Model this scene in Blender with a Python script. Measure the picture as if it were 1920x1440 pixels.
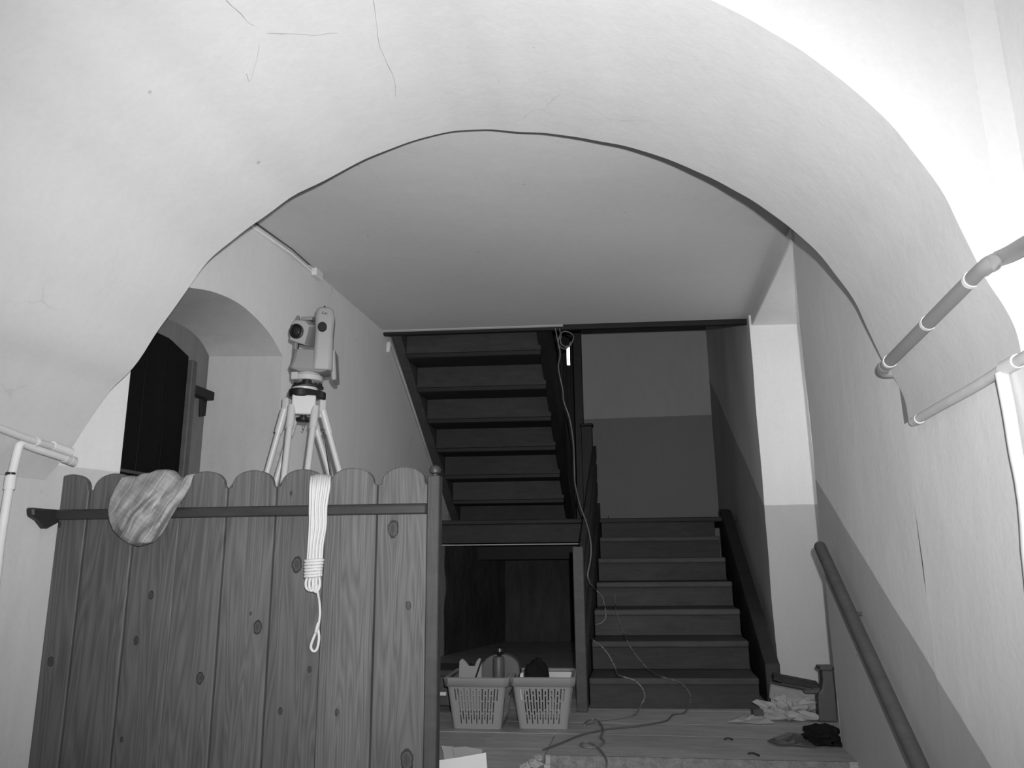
import bpy, bmesh, math, random
from mathutils import Vector, Matrix, noise
random.seed(7)
scene = bpy.context.scene
for o in list(bpy.data.objects): bpy.data.objects.remove(o)
C = bpy.context.collection

# ------------------------------------------------------------------ camera
FPX = 1430.06
R = Matrix(((0.98638, 0.04585, 0.15798), (0.16430, -0.21990, -0.96159), (-0.00935, 0.97445, -0.22444)))  # world = R @ camera
R = Matrix([r for r in R])
EYE = Vector((0, 0, 0.737))
cam_d = bpy.data.cameras.new('camera'); cam_d.sensor_width = 36; cam_d.lens = FPX / 1920 * 36; cam_d.clip_start = 0.02
cam = bpy.data.objects.new('camera', cam_d); C.objects.link(cam)
q = R.to_quaternion(); q.normalize(); R = q.to_matrix()
cam.location = EYE; cam.rotation_euler = R.to_euler()
scene.camera = cam

# ------------------------------------------------------------------ world and light
w = bpy.data.worlds.new('world'); scene.world = w; w.use_nodes = True
w.node_tree.nodes['Background'].inputs[0].default_value = (1, 1, 1, 1)
w.node_tree.nodes['Background'].inputs[1].default_value = 0.24        # daylight coming in behind the photographer
fl_d = bpy.data.lights.new('camera_flash', 'SPOT'); fl_d.energy = 400; fl_d.spot_size = math.radians(104); fl_d.spot_blend = 1.0
fl_d.shadow_soft_size = 0.012
fl = bpy.data.objects.new('camera_flash', fl_d); C.objects.link(fl)    # the flash on top of the camera
fl.location = EYE + R @ Vector((0.045, 0.075, 0.0)); fl.rotation_euler = (R @ Matrix.Rotation(math.radians(1), 3, 'X')).to_euler()
vs = scene.view_settings
vs.view_transform = 'Standard'; vs.look = 'None'; vs.gamma = 1; vs.use_curve_mapping = False; vs.exposure = 0.0

# ------------------------------------------------------------------ helpers
def ray(px, py): return R @ Vector((px - 960, 720 - py, -FPX))
def atP(px, py, p, n):
    d = ray(px, py); n = Vector(n); return EYE + d * ((Vector(p) - EYE).dot(n) / d.dot(n))
def atY(px, py, Y): return atP(px, py, (0, Y, 0), (0, 1, 0))
def atX(px, py, X): return atP(px, py, (X, 0, 0), (1, 0, 0))
def atZ(px, py, Z): return atP(px, py, (0, 0, Z), (0, 0, 1))

MATS = {}
class NT:
    def __init__(s, name):
        s.m = bpy.data.materials.new(name); s.m.use_nodes = True; s.t = s.m.node_tree; s.b = s.t.nodes['Principled BSDF']
    def n(s, typ, **kw):
        x = s.t.nodes.new(typ)
        for k, v in kw.items(): setattr(x, k, v)
        return x
    def l(s, a, b): s.t.links.new(a, b)
    def put(s, v, inp):
        if isinstance(v, (int, float)): inp.default_value = v
        else: s.l(v, inp)
    def math(s, op, a, b=None, c=None, clamp=False):
        x = s.n('ShaderNodeMath', operation=op, use_clamp=clamp)
        s.put(a, x.inputs[0])
        if b is not None: s.put(b, x.inputs[1])
        if c is not None: s.put(c, x.inputs[2])
        return x.outputs[0]
    def mix(s, f, a, b):
        return s.math('ADD', s.math('MULTIPLY', a, s.math('SUBTRACT', 1, f)), s.math('MULTIPLY', b, f))
    def step(s, v, lo, hi):
        x = s.n('ShaderNodeMapRange', interpolation_type='SMOOTHSTEP'); s.put(v, x.inputs[0])
        x.inputs[1].default_value = lo; x.inputs[2].default_value = hi; return x.outputs[0]
    def coords(s, kind='Object', scale=(1, 1, 1), vec=None):
        mp = s.n('ShaderNodeMapping'); mp.inputs['Scale'].default_value = scale
        s.l(vec if vec is not None else s.n('ShaderNodeTexCoord').outputs[kind], mp.inputs[0]); return mp.outputs[0]
    def noise(s, vec, scale, detail=4, rough=0.5, dist=0):
        x = s.n('ShaderNodeTexNoise'); x.inputs['Scale'].default_value = scale; x.inputs['Detail'].default_value = detail
        x.inputs['Roughness'].default_value = rough; x.inputs['Distortion'].default_value = dist; s.l(vec, x.inputs['Vector']); return x.outputs[0]
    def grey(s, v, inp='Base Color'):
        c = s.n('ShaderNodeCombineColor')
        for i in range(3): s.put(v, c.inputs[i])
        s.l(c.outputs[0], s.b.inputs[inp])
    def bump(s, h, strength=0.3, dist=0.01):
        x = s.n('ShaderNodeBump'); x.inputs['Strength'].default_value = strength; x.inputs['Distance'].default_value = dist
        s.l(h, x.inputs['Height']); s.l(x.outputs[0], s.b.inputs['Normal'])
    def done(s, rough=0.6, spec=0.3, metal=0):
        s.b.inputs['Roughness'].default_value = rough; s.b.inputs['Specular IOR Level'].default_value = spec
        s.b.inputs['Metallic'].default_value = metal; MATS[s.m.name] = s.m; return s.m

def plaster(name, g=0.75, dado=None, dg=0.45, bump=0.12, dirt=0.25, speck=0.5, cracks=0.0):
    t = NT(name); P = t.n('ShaderNodeNewGeometry').outputs['Position']
    big = t.noise(P, 1.3, 5, 0.6); mid = t.noise(P, 7, 6, 0.6); fine = t.noise(P, 60, 4, 0.6)
    stre = t.noise(t.coords(vec=P, scale=(6, 6, 1.2)), 3, 5, 0.6)
    col = g
    if dado is not None:
        a, b = dado
        sx = t.n('ShaderNodeSeparateXYZ'); t.l(P, sx.inputs[0])
        lim = t.math('ADD', t.math('MULTIPLY', sx.outputs[1], a), b)
        d = t.math('ADD', t.math('SUBTRACT', sx.outputs[2], lim), t.math('MULTIPLY', t.math('SUBTRACT', mid, 0.5), 0.012))
        col = t.mix(t.step(d, -0.004, 0.004), dg, g)
    vary = t.math('ADD', 1 - 0.5 * dirt, t.math('ADD', t.math('MULTIPLY', t.math('SUBTRACT', big, 0.5), dirt), t.math('MULTIPLY', t.math('SUBTRACT', stre, 0.5), dirt * 0.7)))
    vary = t.math('ADD', vary, t.math('MULTIPLY', t.math('SUBTRACT', fine, 0.5), 0.10))
    vo = t.n('ShaderNodeTexVoronoi'); vo.inputs['Scale'].default_value = 9; t.l(P, vo.inputs['Vector'])
    sp = t.math('MULTIPLY', t.math('SUBTRACT', 1, t.step(vo.outputs['Distance'], 0.03, 0.07)), t.step(t.noise(P, 5, 2), 0.55, 0.65))
    col = t.math('MULTIPLY', t.math('MULTIPLY', col, vary), t.math('SUBTRACT', 1, t.math('MULTIPLY', sp, speck)))
    if cracks:
        wob = t.n('ShaderNodeVectorMath', operation='ADD'); nz = t.n('ShaderNodeTexNoise'); nz.inputs['Scale'].default_value = 4; nz.inputs['Detail'].default_value = 6
        t.l(P, nz.inputs['Vector']); sc = t.n('ShaderNodeVectorMath', operation='SCALE'); sc.inputs['Scale'].default_value = 0.35
        t.l(nz.outputs['Color'], sc.inputs[0]); t.l(P, wob.inputs[0]); t.l(sc.outputs[0], wob.inputs[1])
        v2 = t.n('ShaderNodeTexVoronoi', feature='DISTANCE_TO_EDGE'); v2.inputs['Scale'].default_value = 1.4; t.l(wob.outputs[0], v2.inputs['Vector'])
        ck = t.math('MULTIPLY', t.math('SUBTRACT', 1, t.step(v2.outputs['Distance'], 0.0, 0.006)), t.step(t.noise(P, 2.1, 2), 0.58, 0.68))
        col = t.math('MULTIPLY', col, t.math('SUBTRACT', 1, t.math('MULTIPLY', ck, cracks)))
    t.grey(col)
    t.bump(t.math('ADD', t.math('MULTIPLY', mid, 1.0), t.math('MULTIPLY', fine, 0.12)), bump, 0.02)
    return t.done(0.85, 0.1)

def wood(name, g=0.1, contrast=0.5, scale=1.0, axis='x', rough=0.5, spec=0.3):
    t = NT(name); inf = t.n('ShaderNodeObjectInfo').outputs['Random']
    tc = t.n('ShaderNodeTexCoord').outputs['Object']
    off = t.n('ShaderNodeVectorMath', operation='ADD'); cmb = t.n('ShaderNodeCombineXYZ')
    for i in range(3): t.l(t.math('MULTIPLY', inf, 7.3 + i), cmb.inputs[i])
    t.l(tc, off.inputs[0]); t.l(cmb.outputs[0], off.inputs[1])
    sc = {'x': (1.2, 26, 26), 'y': (26, 1.2, 26), 'z': (26, 26, 1.2)}[axis]
    sc = tuple(v * scale for v in sc)
    v = t.coords(vec=off.outputs[0], scale=sc)
    a = t.noise(v, 1, 6, 0.6, 1.2); b = t.noise(v, 5, 4, 0.6); c = t.noise(off.outputs[0], 2.5, 4)
    val = t.math('ADD', t.math('MULTIPLY', a, 0.6), t.math('ADD', t.math('MULTIPLY', b, 0.25), t.math('MULTIPLY', c, 0.5)))
    val = t.math('ADD', 1 - contrast * 0.68, t.math('MULTIPLY', val, contrast))
    val = t.math('MULTIPLY', val, t.math('ADD', 0.75, t.math('MULTIPLY', inf, 0.5)))
    scuff = t.noise(t.coords(vec=off.outputs[0], scale=(3, 9, 9)), 2.2, 6, 0.65, 0.8)
    val = t.math('MULTIPLY', val, t.math('ADD', 0.55, t.math('MULTIPLY', scuff, 0.9)))
    t.grey(t.math('MULTIPLY', val, g)); t.bump(t.math('ADD', a, b), 0.15, 0.004)
    return t.done(rough, spec)

def plain(name, g, rough=0.5, spec=0.3, metal=0, var=0.12, nscale=30, bump=0.05):
    t = NT(name); tc = t.n('ShaderNodeTexCoord').outputs['Object']
    nz = t.noise(tc, nscale, 4, 0.6); n2 = t.noise(tc, nscale * 0.15, 3, 0.6)
    v = t.math('ADD', 1 - var * 1.1, t.math('MULTIPLY', t.math('ADD', nz, n2), var * 1.1))
    t.grey(t.math('MULTIPLY', v, g)); t.bump(nz, bump, 0.002)
    return t.done(rough, spec, metal)

class G:
    def __init__(s): s.v = []; s.f = []; s.uv = None
    def add(s, v, f):
        k = len(s.v); s.v += [Vector(p) for p in v]; s.f += [tuple(i + k for i in q) for q in f]; return s
    def box(s, a, b):
        x0, y0, z0 = a; x1, y1, z1 = b
        return s.add([(x0,y0,z0),(x1,y0,z0),(x1,y1,z0),(x0,y1,z0),(x0,y0,z1),(x1,y0,z1),(x1,y1,z1),(x0,y1,z1)],
                     [(0,3,2,1),(4,5,6,7),(0,1,5,4),(1,2,6,5),(2,3,7,6),(3,0,4,7)])
    def prism(s, poly, vec):
        n = len(poly); vec = Vector(vec); p = [Vector(q) for q in poly]
        return s.add(p + [q + vec for q in p], [tuple(range(n))[::-1], tuple(range(n, 2 * n))] + [(i, (i + 1) % n, n + (i + 1) % n, n + i) for i in range(n)])
    def tube(s, path, r, n=8, closed=False, caps=True):
        P = [Vector(p) for p in path]; m = len(P); rs = r if isinstance(r, (list, tuple)) else [r] * m
        vs = []; prev = None
        for i in range(m):
            t = (P[(i + 1) % m] - P[i - 1]) if closed else (P[min(i + 1, m - 1)] - P[max(i - 1, 0)])
            t.normalize()
            if prev is None:
                a = Vector((0, 0, 1)) if abs(t.z) < 0.9 else Vector((1, 0, 0))
                u = t.cross(a).normalized()
            else: u = (prev - t * prev.dot(t)).normalized()
            prev = u; wv = t.cross(u)
            for k in range(n):
                an = 2 * math.pi * k / n; vs.append(P[i] + (u * math.cos(an) + wv * math.sin(an)) * rs[i])
        fs = []
        for i in range(m if closed else m - 1):
            j = (i + 1) % m
            for k in range(n): fs.append((i*n+k, i*n+(k+1)%n, j*n+(k+1)%n, j*n+k))
        if caps and not closed: fs += [tuple(range(n))[::-1], tuple((m-1)*n+k for k in range(n))]
        return s.add(vs, fs)
    def lathe(s, prof, c, axis=(0, 0, 1), n=24):
        ax = Vector(axis).normalized(); a = Vector((1, 0, 0)) if abs(ax.x) < 0.9 else Vector((0, 1, 0))
        u = ax.cross(a).normalized(); wv = ax.cross(u); c = Vector(c); vs = []; m = len(prof)
        for r, h in prof:
            for k in range(n):
                an = 2 * math.pi * k / n; vs.append(c + ax * h + (u * math.cos(an) + wv * math.sin(an)) * max(r, 1e-5))
        fs = [(i*n+k, i*n+(k+1)%n, (i+1)*n+(k+1)%n, (i+1)*n+k) for i in range(m-1) for k in range(n)]
        fs += [tuple(range(n))[::-1], tuple((m-1)*n+k for k in range(n))]
        return s.add(vs, fs)
    def grid(s, fn, nu, nv):
        vs = [fn(i / nu, j / nv) for j in range(nv + 1) for i in range(nu + 1)]
        fs = [(j*(nu+1)+i, j*(nu+1)+i+1, (j+1)*(nu+1)+i+1, (j+1)*(nu+1)+i) for j in range(nv) for i in range(nu)]
        return s.add(vs, fs)
    def quad(s, a, b, c, d): return s.add([a, b, c, d], [(0, 1, 2, 3)])
    def xf(s, M):
        s.v = [M @ p for p in s.v]; return s
    def build(s, name, mat, parent=None, smooth=None, bevel=0, solid=0, subsurf=0, seg=1, recalc=True, uv=None):
        base = BASE[parent.name] if parent else None
        if base is None:
            xs = [p.x for p in s.v]; ys = [p.y for p in s.v]; zs = [p.z for p in s.v]
            base = Vector(((min(xs)+max(xs))/2, (min(ys)+max(ys))/2, min(zs)))
        me = bpy.data.meshes.new(name); me.from_pydata([p - base for p in s.v], [], s.f)
        if recalc:
            bm = bmesh.new(); bm.from_mesh(me); bmesh.ops.recalc_face_normals(bm, faces=bm.faces); bm.to_mesh(me); bm.free()
        if uv:
            lay = me.uv_layers.new(name='UVMap')
            for lp in me.loops: lay.data[lp.index].uv = uv[lp.vertex_index]
        if smooth is not None:
            for p in me.polygons: p.use_smooth = True
            me.set_sharp_from_angle(angle=math.radians(smooth))
        me.materials.append(MATS[mat])
        o = bpy.data.objects.new(name, me); C.objects.link(o)
        if parent: o.parent = parent
        else: o.location = base
        BASE[o.name] = base
        if solid: m = o.modifiers.new('solid', 'SOLIDIFY'); m.thickness = solid; m.offset = 0
        if bevel: m = o.modifiers.new('bevel', 'BEVEL'); m.width = bevel; m.segments = seg; m.limit_method = 'ANGLE'; m.angle_limit = math.radians(40)
        if subsurf: m = o.modifiers.new('sub', 'SUBSURF'); m.levels = subsurf; m.render_levels = subsurf
        return o
BASE = {}
def tag(o, label, cat, group=None, kind=None):
    o['label'] = label; o['category'] = cat
    if group: o['group'] = group
    if kind: o['kind'] = kind
    return o
def thing(name, base, label, cat, group=None, kind=None):
    o = bpy.data.objects.new(name, None); C.objects.link(o); o.location = base; o.empty_display_size = 0.1
    BASE[o.name] = Vector(base); return tag(o, label, cat, group, kind)
def smooth_path(pts, k=6):
    P = [Vector(p) for p in pts]; out = []
    for i in range(len(P) - 1):
        p0 = P[max(i-1, 0)]; p1 = P[i]; p2 = P[i+1]; p3 = P[min(i+2, len(P)-1)]
        for j in range(k):
            t = j / k
            out.append(0.5 * ((2*p1) + (p2-p0)*t + (2*p0-5*p1+4*p2-p3)*t*t + (3*p1-p0-3*p2+p3)*t*t*t))
    out.append(P[-1]); return out
def nz(p, s=1.0): return noise.noise(Vector(p) * s)
def obox(G_, c, ax, h):
    c = Vector(c); a = [Vector(x).normalized() for x in ax]
    v = [c + a[0]*h[0]*i + a[1]*h[1]*j + a[2]*h[2]*k for k in (-1,1) for j in (-1,1) for i in (-1,1)]
    return G_.add(v, [(0,2,3,1),(4,5,7,6),(0,1,5,4),(1,3,7,5),(3,2,6,7),(2,0,4,6)])

# ------------------------------------------------------------------ materials
plaster('vault_plaster', 0.56, cracks=0.12, dirt=0.10, speck=0.3)
plaster('ceiling_plaster', 0.60, dirt=0.12, speck=0.35)
plaster('left_plaster', 0.70, dado=(0, 1.035), dg=0.52, dirt=0.16, cracks=0.35)
plaster('near_left_plaster', 0.62, dirt=0.25, cracks=0.4)
plaster('right_plaster', 0.76, dado=(0.545, -0.816), dg=0.46, dirt=0.2, cracks=0.1)
plaster('pier_plaster', 0.78, dado=(0, 1.035), dg=0.50, dirt=0.12)
plaster('back_plaster', 0.41, dado=(0, 2.07), dg=0.235, dirt=0.15)
plaster('stairwall_plaster', 0.80, dado=(0.52, -1.42), dg=0.48, dirt=0.3)
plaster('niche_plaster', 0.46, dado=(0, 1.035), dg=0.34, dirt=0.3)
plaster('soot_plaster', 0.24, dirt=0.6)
plaster('recess_plaster', 0.82, dirt=0.15)
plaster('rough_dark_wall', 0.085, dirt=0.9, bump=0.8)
plaster('stone_base', 0.40, dirt=0.4)
wood('tread_wood', 0.06, 1.0, axis='x', rough=0.6, spec=0.15)
wood('stair_wood', 0.036, 1.1, axis='x', rough=0.6, spec=0.15)
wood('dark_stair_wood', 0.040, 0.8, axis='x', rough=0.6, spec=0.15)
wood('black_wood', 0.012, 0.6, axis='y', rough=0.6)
wood('stringer_dark', 0.022, 0.8, axis='y', rough=0.6)
wood('stringer_wood', 0.045, 0.8, axis='y', rough=0.6)
wood('floor_wood', 0.26, 0.8, axis='x', rough=0.55, spec=0.2, scale=0.7)
wood('rail_wood', 0.03, 0.5, axis='x', rough=0.45)
wood('post_wood', 0.035, 0.5, axis='z', rough=0.5)
wood('handrail_wood', 0.06, 0.35, axis='y', rough=0.4)
wood('dark_door', 0.005, 0.6, axis='y', rough=0.6, spec=0.1)
wood('frame_wood', 0.07, 0.5, axis='z', rough=0.6)
plain('pipe_paint', 0.62, 0.6, 0.3, var=0.25, nscale=14)
plain('pipe_grey', 0.25, 0.45, 0.4, var=0.15, nscale=10)
plain('pipe_wall', 0.5, 0.6, 0.3, var=0.3, nscale=18)
plain('white_rope', 0.43, 0.8, 0.1, var=0.12, nscale=300, bump=0.3)
plain('instrument_grey', 0.29, 0.45, 0.4, var=0.05)
plain('instrument_dark', 0.20, 0.45, 0.4, var=0.05)
plain('instrument_light', 0.40, 0.4, 0.4, var=0.05)
plain('black_plastic', 0.012, 0.35, 0.4, var=0.1)
plain('lens_glass', 0.02, 0.05, 0.8, var=0.0, bump=0)
plain('tripod_white', 0.46, 0.4, 0.4, var=0.05)
plain('steel', 0.5, 0.3, 0.5, metal=1, var=0.1)
plain('basket_plastic', 0.21, 0.4, 0.4, var=0.05)
plain('grey_plastic', 0.07, 0.4, 0.4, var=0.08)
plain('paper_white', 0.5, 0.8, 0.1, var=0.12, nscale=8)
plain('paper_grey', 0.30, 0.8, 0.1, var=0.2, nscale=12)
plain('black_cloth', 0.008, 0.9, 0.1, var=0.3)
plain('black_sheet', 0.06, 0.35, 0.5, var=0.3)
plain('cast_iron', 0.06, 0.5, 0.4, var=0.4)
plain('brick_grey', 0.25, 0.9, 0.1, var=0.4, bump=0.4)
plain('cable_grey', 0.13, 0.5, 0.3, var=0.1)
plain('cable_dark', 0.08, 0.5, 0.3, var=0.1)
plain('cobweb_grey', 0.35, 0.9, 0.0, var=0.4)
plain('white_lip', 0.45, 0.7, 0.2, var=0.2)
plain('carpet_grey', 0.16, 1.0, 0.0, var=0.9, nscale=160, bump=1.0)
def emit(name, s):
    t = NT(name); t.grey(0.8); t.grey(1.0, 'Emission Color'); t.b.inputs['Emission Strength'].default_value = s; return t.done(0.5)
emit('daylight_pane', 6.0)
emit('added_window_pane', 2.5)  # glow of the added window in the recess

# plaid cloth (woven stripes, from the cloth's own UV)
t = NT('plaid_cloth'); uvn = t.n('ShaderNodeTexCoord').outputs['UV']; sx = t.n('ShaderNodeSeparateXYZ'); t.l(uvn, sx.inputs[0])
def band(t, v, n, width, ph=0.0):
    fr = t.math('FRACT', t.math('ADD', t.math('MULTIPLY', v, n), ph)); d = t.math('ABSOLUTE', t.math('SUBTRACT', fr, 0.5))
    return t.math('SUBTRACT', 1, t.step(d, width, width + 0.03))
col = 0.27
col = t.mix(t.math('MULTIPLY', band(t, sx.outputs[0], 3.1, 0.17), 0.6), col, 0.17)
col = t.mix(t.math('MULTIPLY', band(t, sx.outputs[1], 3.3, 0.2, 0.3), 0.35), col, 0.18)
col = t.mix(band(t, sx.outputs[0], 6.2, 0.02, 0.3), col, 0.36)
col = t.mix(t.math('MULTIPLY', band(t, sx.outputs[1], 6.6, 0.015, 0.1), 0.45), col, 0.34)
tcn = t.n('ShaderNodeTexCoord').outputs['Object']
wv = t.noise(tcn, 420, 2); col = t.math('MULTIPLY', col, t.math('ADD', 0.85, t.math('MULTIPLY', wv, 0.3)))
t.grey(col); t.bump(t.math('ADD', wv, t.math('MULTIPLY', t.noise(tcn, 45, 4), 2)), 0.3, 0.003); t.done(0.9, 0.05)

# partition board wood with knots at their places (coordinates relative to the partition's base)
PB = Vector((-1.2, 2.14, 0.0))
def part(px, py, off=0.0): return atP(px, py, (0, 2.2 + off, 0), (-0.05, 1, 0))
KN = [(737,991,.017),(556,1059,.016),(282,1116,.009),(483,1176,.013),(254,1201,.008),(376,1271,.011),(96,1240,.010),(766,1135,.008),(525,1334,.007),(763,1426,.020),(227,1387,.005),(632,1335,.006),(112,984,.006),(580,1256,.006),(470,1150,.004),(545,925,.004)]
t = NT('board_wood'); tc = t.n('ShaderNodeTexCoord').outputs['Object']; sx = t.n('ShaderNodeSeparateXYZ'); t.l(tc, sx.inputs[0])
X, Z = sx.outputs[0], sx.outputs[2]; bulge = None; dark = None; KNZ = t.noise(tc, 55, 3, 0.6)
for (px, py, r) in KN:
    p = part(px, py) - PB
    dx = t.math('SUBTRACT', X, p.x); dz = t.math('SUBTRACT', Z, p.z)
    d = t.math('SQRT', t.math('ADD', t.math('POWER', t.math('ABSOLUTE', dx), 2), t.math('POWER', t.math('MULTIPLY', t.math('ABSOLUTE', dz), 0.62), 2)))
    d = t.math('MULTIPLY', d, t.math('ADD', 0.62, t.math('MULTIPLY', KNZ, 0.76)))
    dk = t.math('MAXIMUM', t.math('MULTIPLY', t.math('SUBTRACT', 1, t.step(d, r * 0.25, r * 1.15)), 0.72), t.math('SUBTRACT', 1, t.step(t.math('ABSOLUTE', t.math('SUBTRACT', d, r * .8)), r * .06, r * .22)))
    d2 = t.math('SQRT', t.math('ADD', t.math('POWER', t.math('ABSOLUTE', dx), 2), t.math('POWER', t.math('MULTIPLY', t.math('ABSOLUTE', dz), 0.28), 2)))
    bl = t.math('MULTIPLY', t.math('DIVIDE', dx, t.math('ADD', d2, r * 0.5)), t.math('MULTIPLY', t.math('EXPONENT', t.math('MULTIPLY', d2, -0.55 / r)), -r * 1.6))
    dark = dk if dark is None else t.math('MAXIMUM', dark, dk); bulge = bl if bulge is None else t.math('ADD', bulge, bl)
inf = t.n('ShaderNodeObjectInfo').outputs['Random']
def grain(sxx, sz, scale, det, dist=0):
    c = t.n('ShaderNodeCombineXYZ'); t.l(t.math('MULTIPLY', t.math('ADD', X, bulge), sxx), c.inputs[0]); t.l(t.math('MULTIPLY', inf, 31), c.inputs[1]); t.l(t.math('MULTIPLY', Z, sz), c.inputs[2])
    return t.noise(c.outputs[0], scale, det, 0.55, dist)
g1 = grain(15, 0.9, 1.0, 2, 0.5); rings = t.math('FRACT', t.math('MULTIPLY', g1, 13)); rings = t.math('MULTIPLY', t.math('ABSOLUTE', t.math('SUBTRACT', rings, 0.5)), 2)
g2 = grain(150, 3.0, 1.0, 4); g3 = grain(6, 2, 1.2, 3)
val = t.math('ADD', 0.18, t.math('ADD', t.math('MULTIPLY', rings, 0.36), t.math('ADD', t.math('MULTIPLY', g2, 0.70), t.math('MULTIPLY', g3, 0.60))))
val = t.math('MULTIPLY', val, t.math('ADD', 0.9, t.math('MULTIPLY', inf, 0.2)))
val = t.math('MULTIPLY', val, t.math('SUBTRACT', 1, t.math('MULTIPLY', dark, 0.78)))
t.grey(t.math('MULTIPLY', val, 0.078)); t.bump(t.math('ADD', rings, g2), 0.12, 0.003); t.done(0.5, 0.25)

# ------------------------------------------------------------------ SETTING
SK = 0.09
XR = 0.748; XL0 = -1.6; ZC = 2.2
def XL(y): return XL0 - max(0.0, 3.6 - y) ** 2 * 0.071
def farY(x): return 2.205 + SK * x

# vault / arch wall: the far edge curve, its intrados towards the photographer, the near face
FP = [(85,900),(100,880),(135,838),(160,800),(205,735),(250,690),(300,613),(350,545),(390,490),(440,447),(490,410),(560,363),(640,322),(710,287),(780,262),(840,248),(900,243),(970,246),(1040,252),(1110,262),(1180,276),(1255,300),(1330,332),(1405,372),(1480,425),(1540,483),(1590,545),(1625,610),(1655,676),(1680,718),(1695,752),(1703,790)]
prof = [atP(px, py, (0, 2.205, 0), (-SK, 1, 0)) for px, py in FP]
prof = smooth_path(prof, 5)
prof = [p + Vector((0.004 * nz(p, 9), 0, 0.004 * nz(p + Vector((5, 0, 0)), 9))) for p in prof]
def barrel(px, py):      # point of the barrel (far profile carried towards the photographer) seen at a pixel
    d = ray(px, py); best = None
    for i in range(len(prof) - 1):
        a_, b_ = prof[i], prof[i + 1]
        e = Vector((b_.x - a_.x, b_.z - a_.z)); det = d.x * (-e.y) + e.x * d.z
        if abs(det) < 1e-9: continue
        rx, rz = a_.x - EYE.x, a_.z - EYE.z
        t_ = (rx * (-e.y) + e.x * rz) / det; s_ = (d.x * rz - d.z * rx) / det
        if t_ > 0 and -.001 <= s_ <= 1.001:
            best = EYE + d * t_
            if best.y < farY(best.x): return best
    return best
RIM = sorted([(p.x, p.y) for p in (barrel(*q_) for q_ in [(1385,0),(1448,75),(1562,148),(1642,219),(1725,299),(1777,375),(1836,455)]) if p])
mx = sum(a for a, b in RIM) / len(RIM); my = sum(b for a, b in RIM) / len(RIM)
rk = sum((a - mx) * (b - my) for a, b in RIM) / sum((a - mx) ** 2 for a, b in RIM)
def nearY(x):
    if x < .1:
        k = min(1.0, (.1 - x) / 1.3); return my + rk * (x - mx) - (k * k * (3 - 2 * k)) * 1.2
    return my + rk * (x - mx)
g = G(); NV = 14
def intr(i, j):
    p = prof[i]; k = j / NV; y0 = nearY(p.x); y = p.y + (y0 - p.y) * k
    # the near rim stands a little wider than the far rim on the right
    q = Vector((p.x, y, p.z)); wide = k * max(0.0, min(1.0, (p.x + 0.1) / 0.8))
    q.x -= 0.004 * wide
    d = 0.006 * math.sin(math.pi * min(1, k * 1.0)) * nz((p.x * 2, y * 2, p.z * 2)); q.z += d
    return q
n = len(prof)
g.add([intr(i, j) for j in range(NV + 1) for i in range(n)], [(j*n+i, j*n+i+1, (j+1)*n+i+1, (j+1)*n+i) for j in range(NV) for i in range(n - 1)])
k0 = len(g.v)
edge = [intr(i, NV) for i in range(n)]
top = [Vector((p.x, p.y, 3.25)) for p in edge]
g.add(edge + top, [(i, i+1, n+i+1, n+i) for i in range(n - 1)])
e1 = edge[-1]; g.quad(e1, Vector((0.815, e1.y, e1.z)), Vector((0.815, e1.y, 3.25)), top[-1])
far = [Vector(p) for p in prof]
g.add(far + [Vector((p.x, p.y, 2.34)) for p in far], [(i, i+1, n+i+1, n+i) for i in range(n - 1)])
g.quad(far[0], (-2.3, farY(-2.3), far[0].z), (-2.3, farY(-2.3), 2.34), (far[0].x, far[0].y, 2.34))
g.quad(far[0], (-2.3, farY(-2.3), far[0].z), (-2.3, farY(-2.3), -1.0), (far[0].x, far[0].y, -1.0))
g.quad(far[-1], (1.0, farY(1.0), far[-1].z), (1.0, farY(1.0), 2.34), (far[-1].x, far[-1].y, 2.34))
tag(g.build('wall_arch', 'vault_plaster', smooth=35), 'wide whitewashed arch spanning the passage in front of the stair hall', 'wall', kind='structure')

# near left wall below the vault spring
g = G(); xa, ya, za = prof[0]
def nl(u, v):
    y = -2.0 + (ya + 2.0) * u; z = -0.95 + (za + 0.95) * v
    return Vector((xa + 0.006 * nz((0, y * 3, z * 3)), y, z))
g.grid(nl, 20, 12)
g.quad((xa, -2, za), (xa, edge[0].y, za), (xa, edge[0].y, 3.25), (xa, -2, 3.25))
tag(g.build('wall_left_front', 'near_left_plaster', smooth=40), 'near left plaster wall carrying pale pipes beside the board partition', 'wall', kind='structure')

# hall left wall with the deep niche
def onleft(px, py):
    x = -1.62
    for _ in range(8): p = atX(px, py, x); x = XL(p.y)
    return p
NO = [(p.y, p.z) for p in (onleft(530, 668), onleft(503, 622), onleft(455, 574), onleft(405, 549), onleft(360, 540))]
yF, zF = NO[0]
nearEdge = onleft(236, 780)
yN = nearEdge.y
NO.append((yN + 0.14, NO[-1][1] - 0.03)); NO.append((yN + 0.03, 1.62)); NO.append((yN, 1.5))
Xb = -1.95
NI = [(p.y, p.z) for p in (atX(392,668,Xb), atX(383,650,Xb), atX(370,632,Xb), atX(345,612,Xb), atX(315,598,Xb))]
yFi = NI[0][0]; yNi = yN - 0.1
NI += [(yFi + (yNi - yFi) * 0.6, NI[-1][1] + 0.003), (yFi + (yNi - yFi) * 0.78, NI[-1][1] - 0.03), (yNi + 0.1, 1.66), (yNi + 0.03, 1.6), (yNi, 1.5)]
NO = [(p.x, p.y) for p in smooth_path([(a, b, 0) for a, b in NO], 4)]; NI = [(p.x, p.y) for p in smooth_path([(a, b, 0) for a, b in NI], 4)]
while len(NI) < len(NO): NI.insert(-1, ((NI[-1][0] + NI[-2][0]) / 2, (NI[-1][1] + NI[-2][1]) / 2))
while len(NO) < len(NI): NO.insert(-1, ((NO[-1][0] + NO[-2][0]) / 2, (NO[-1][1] + NO[-2][1]) / 2))
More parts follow.
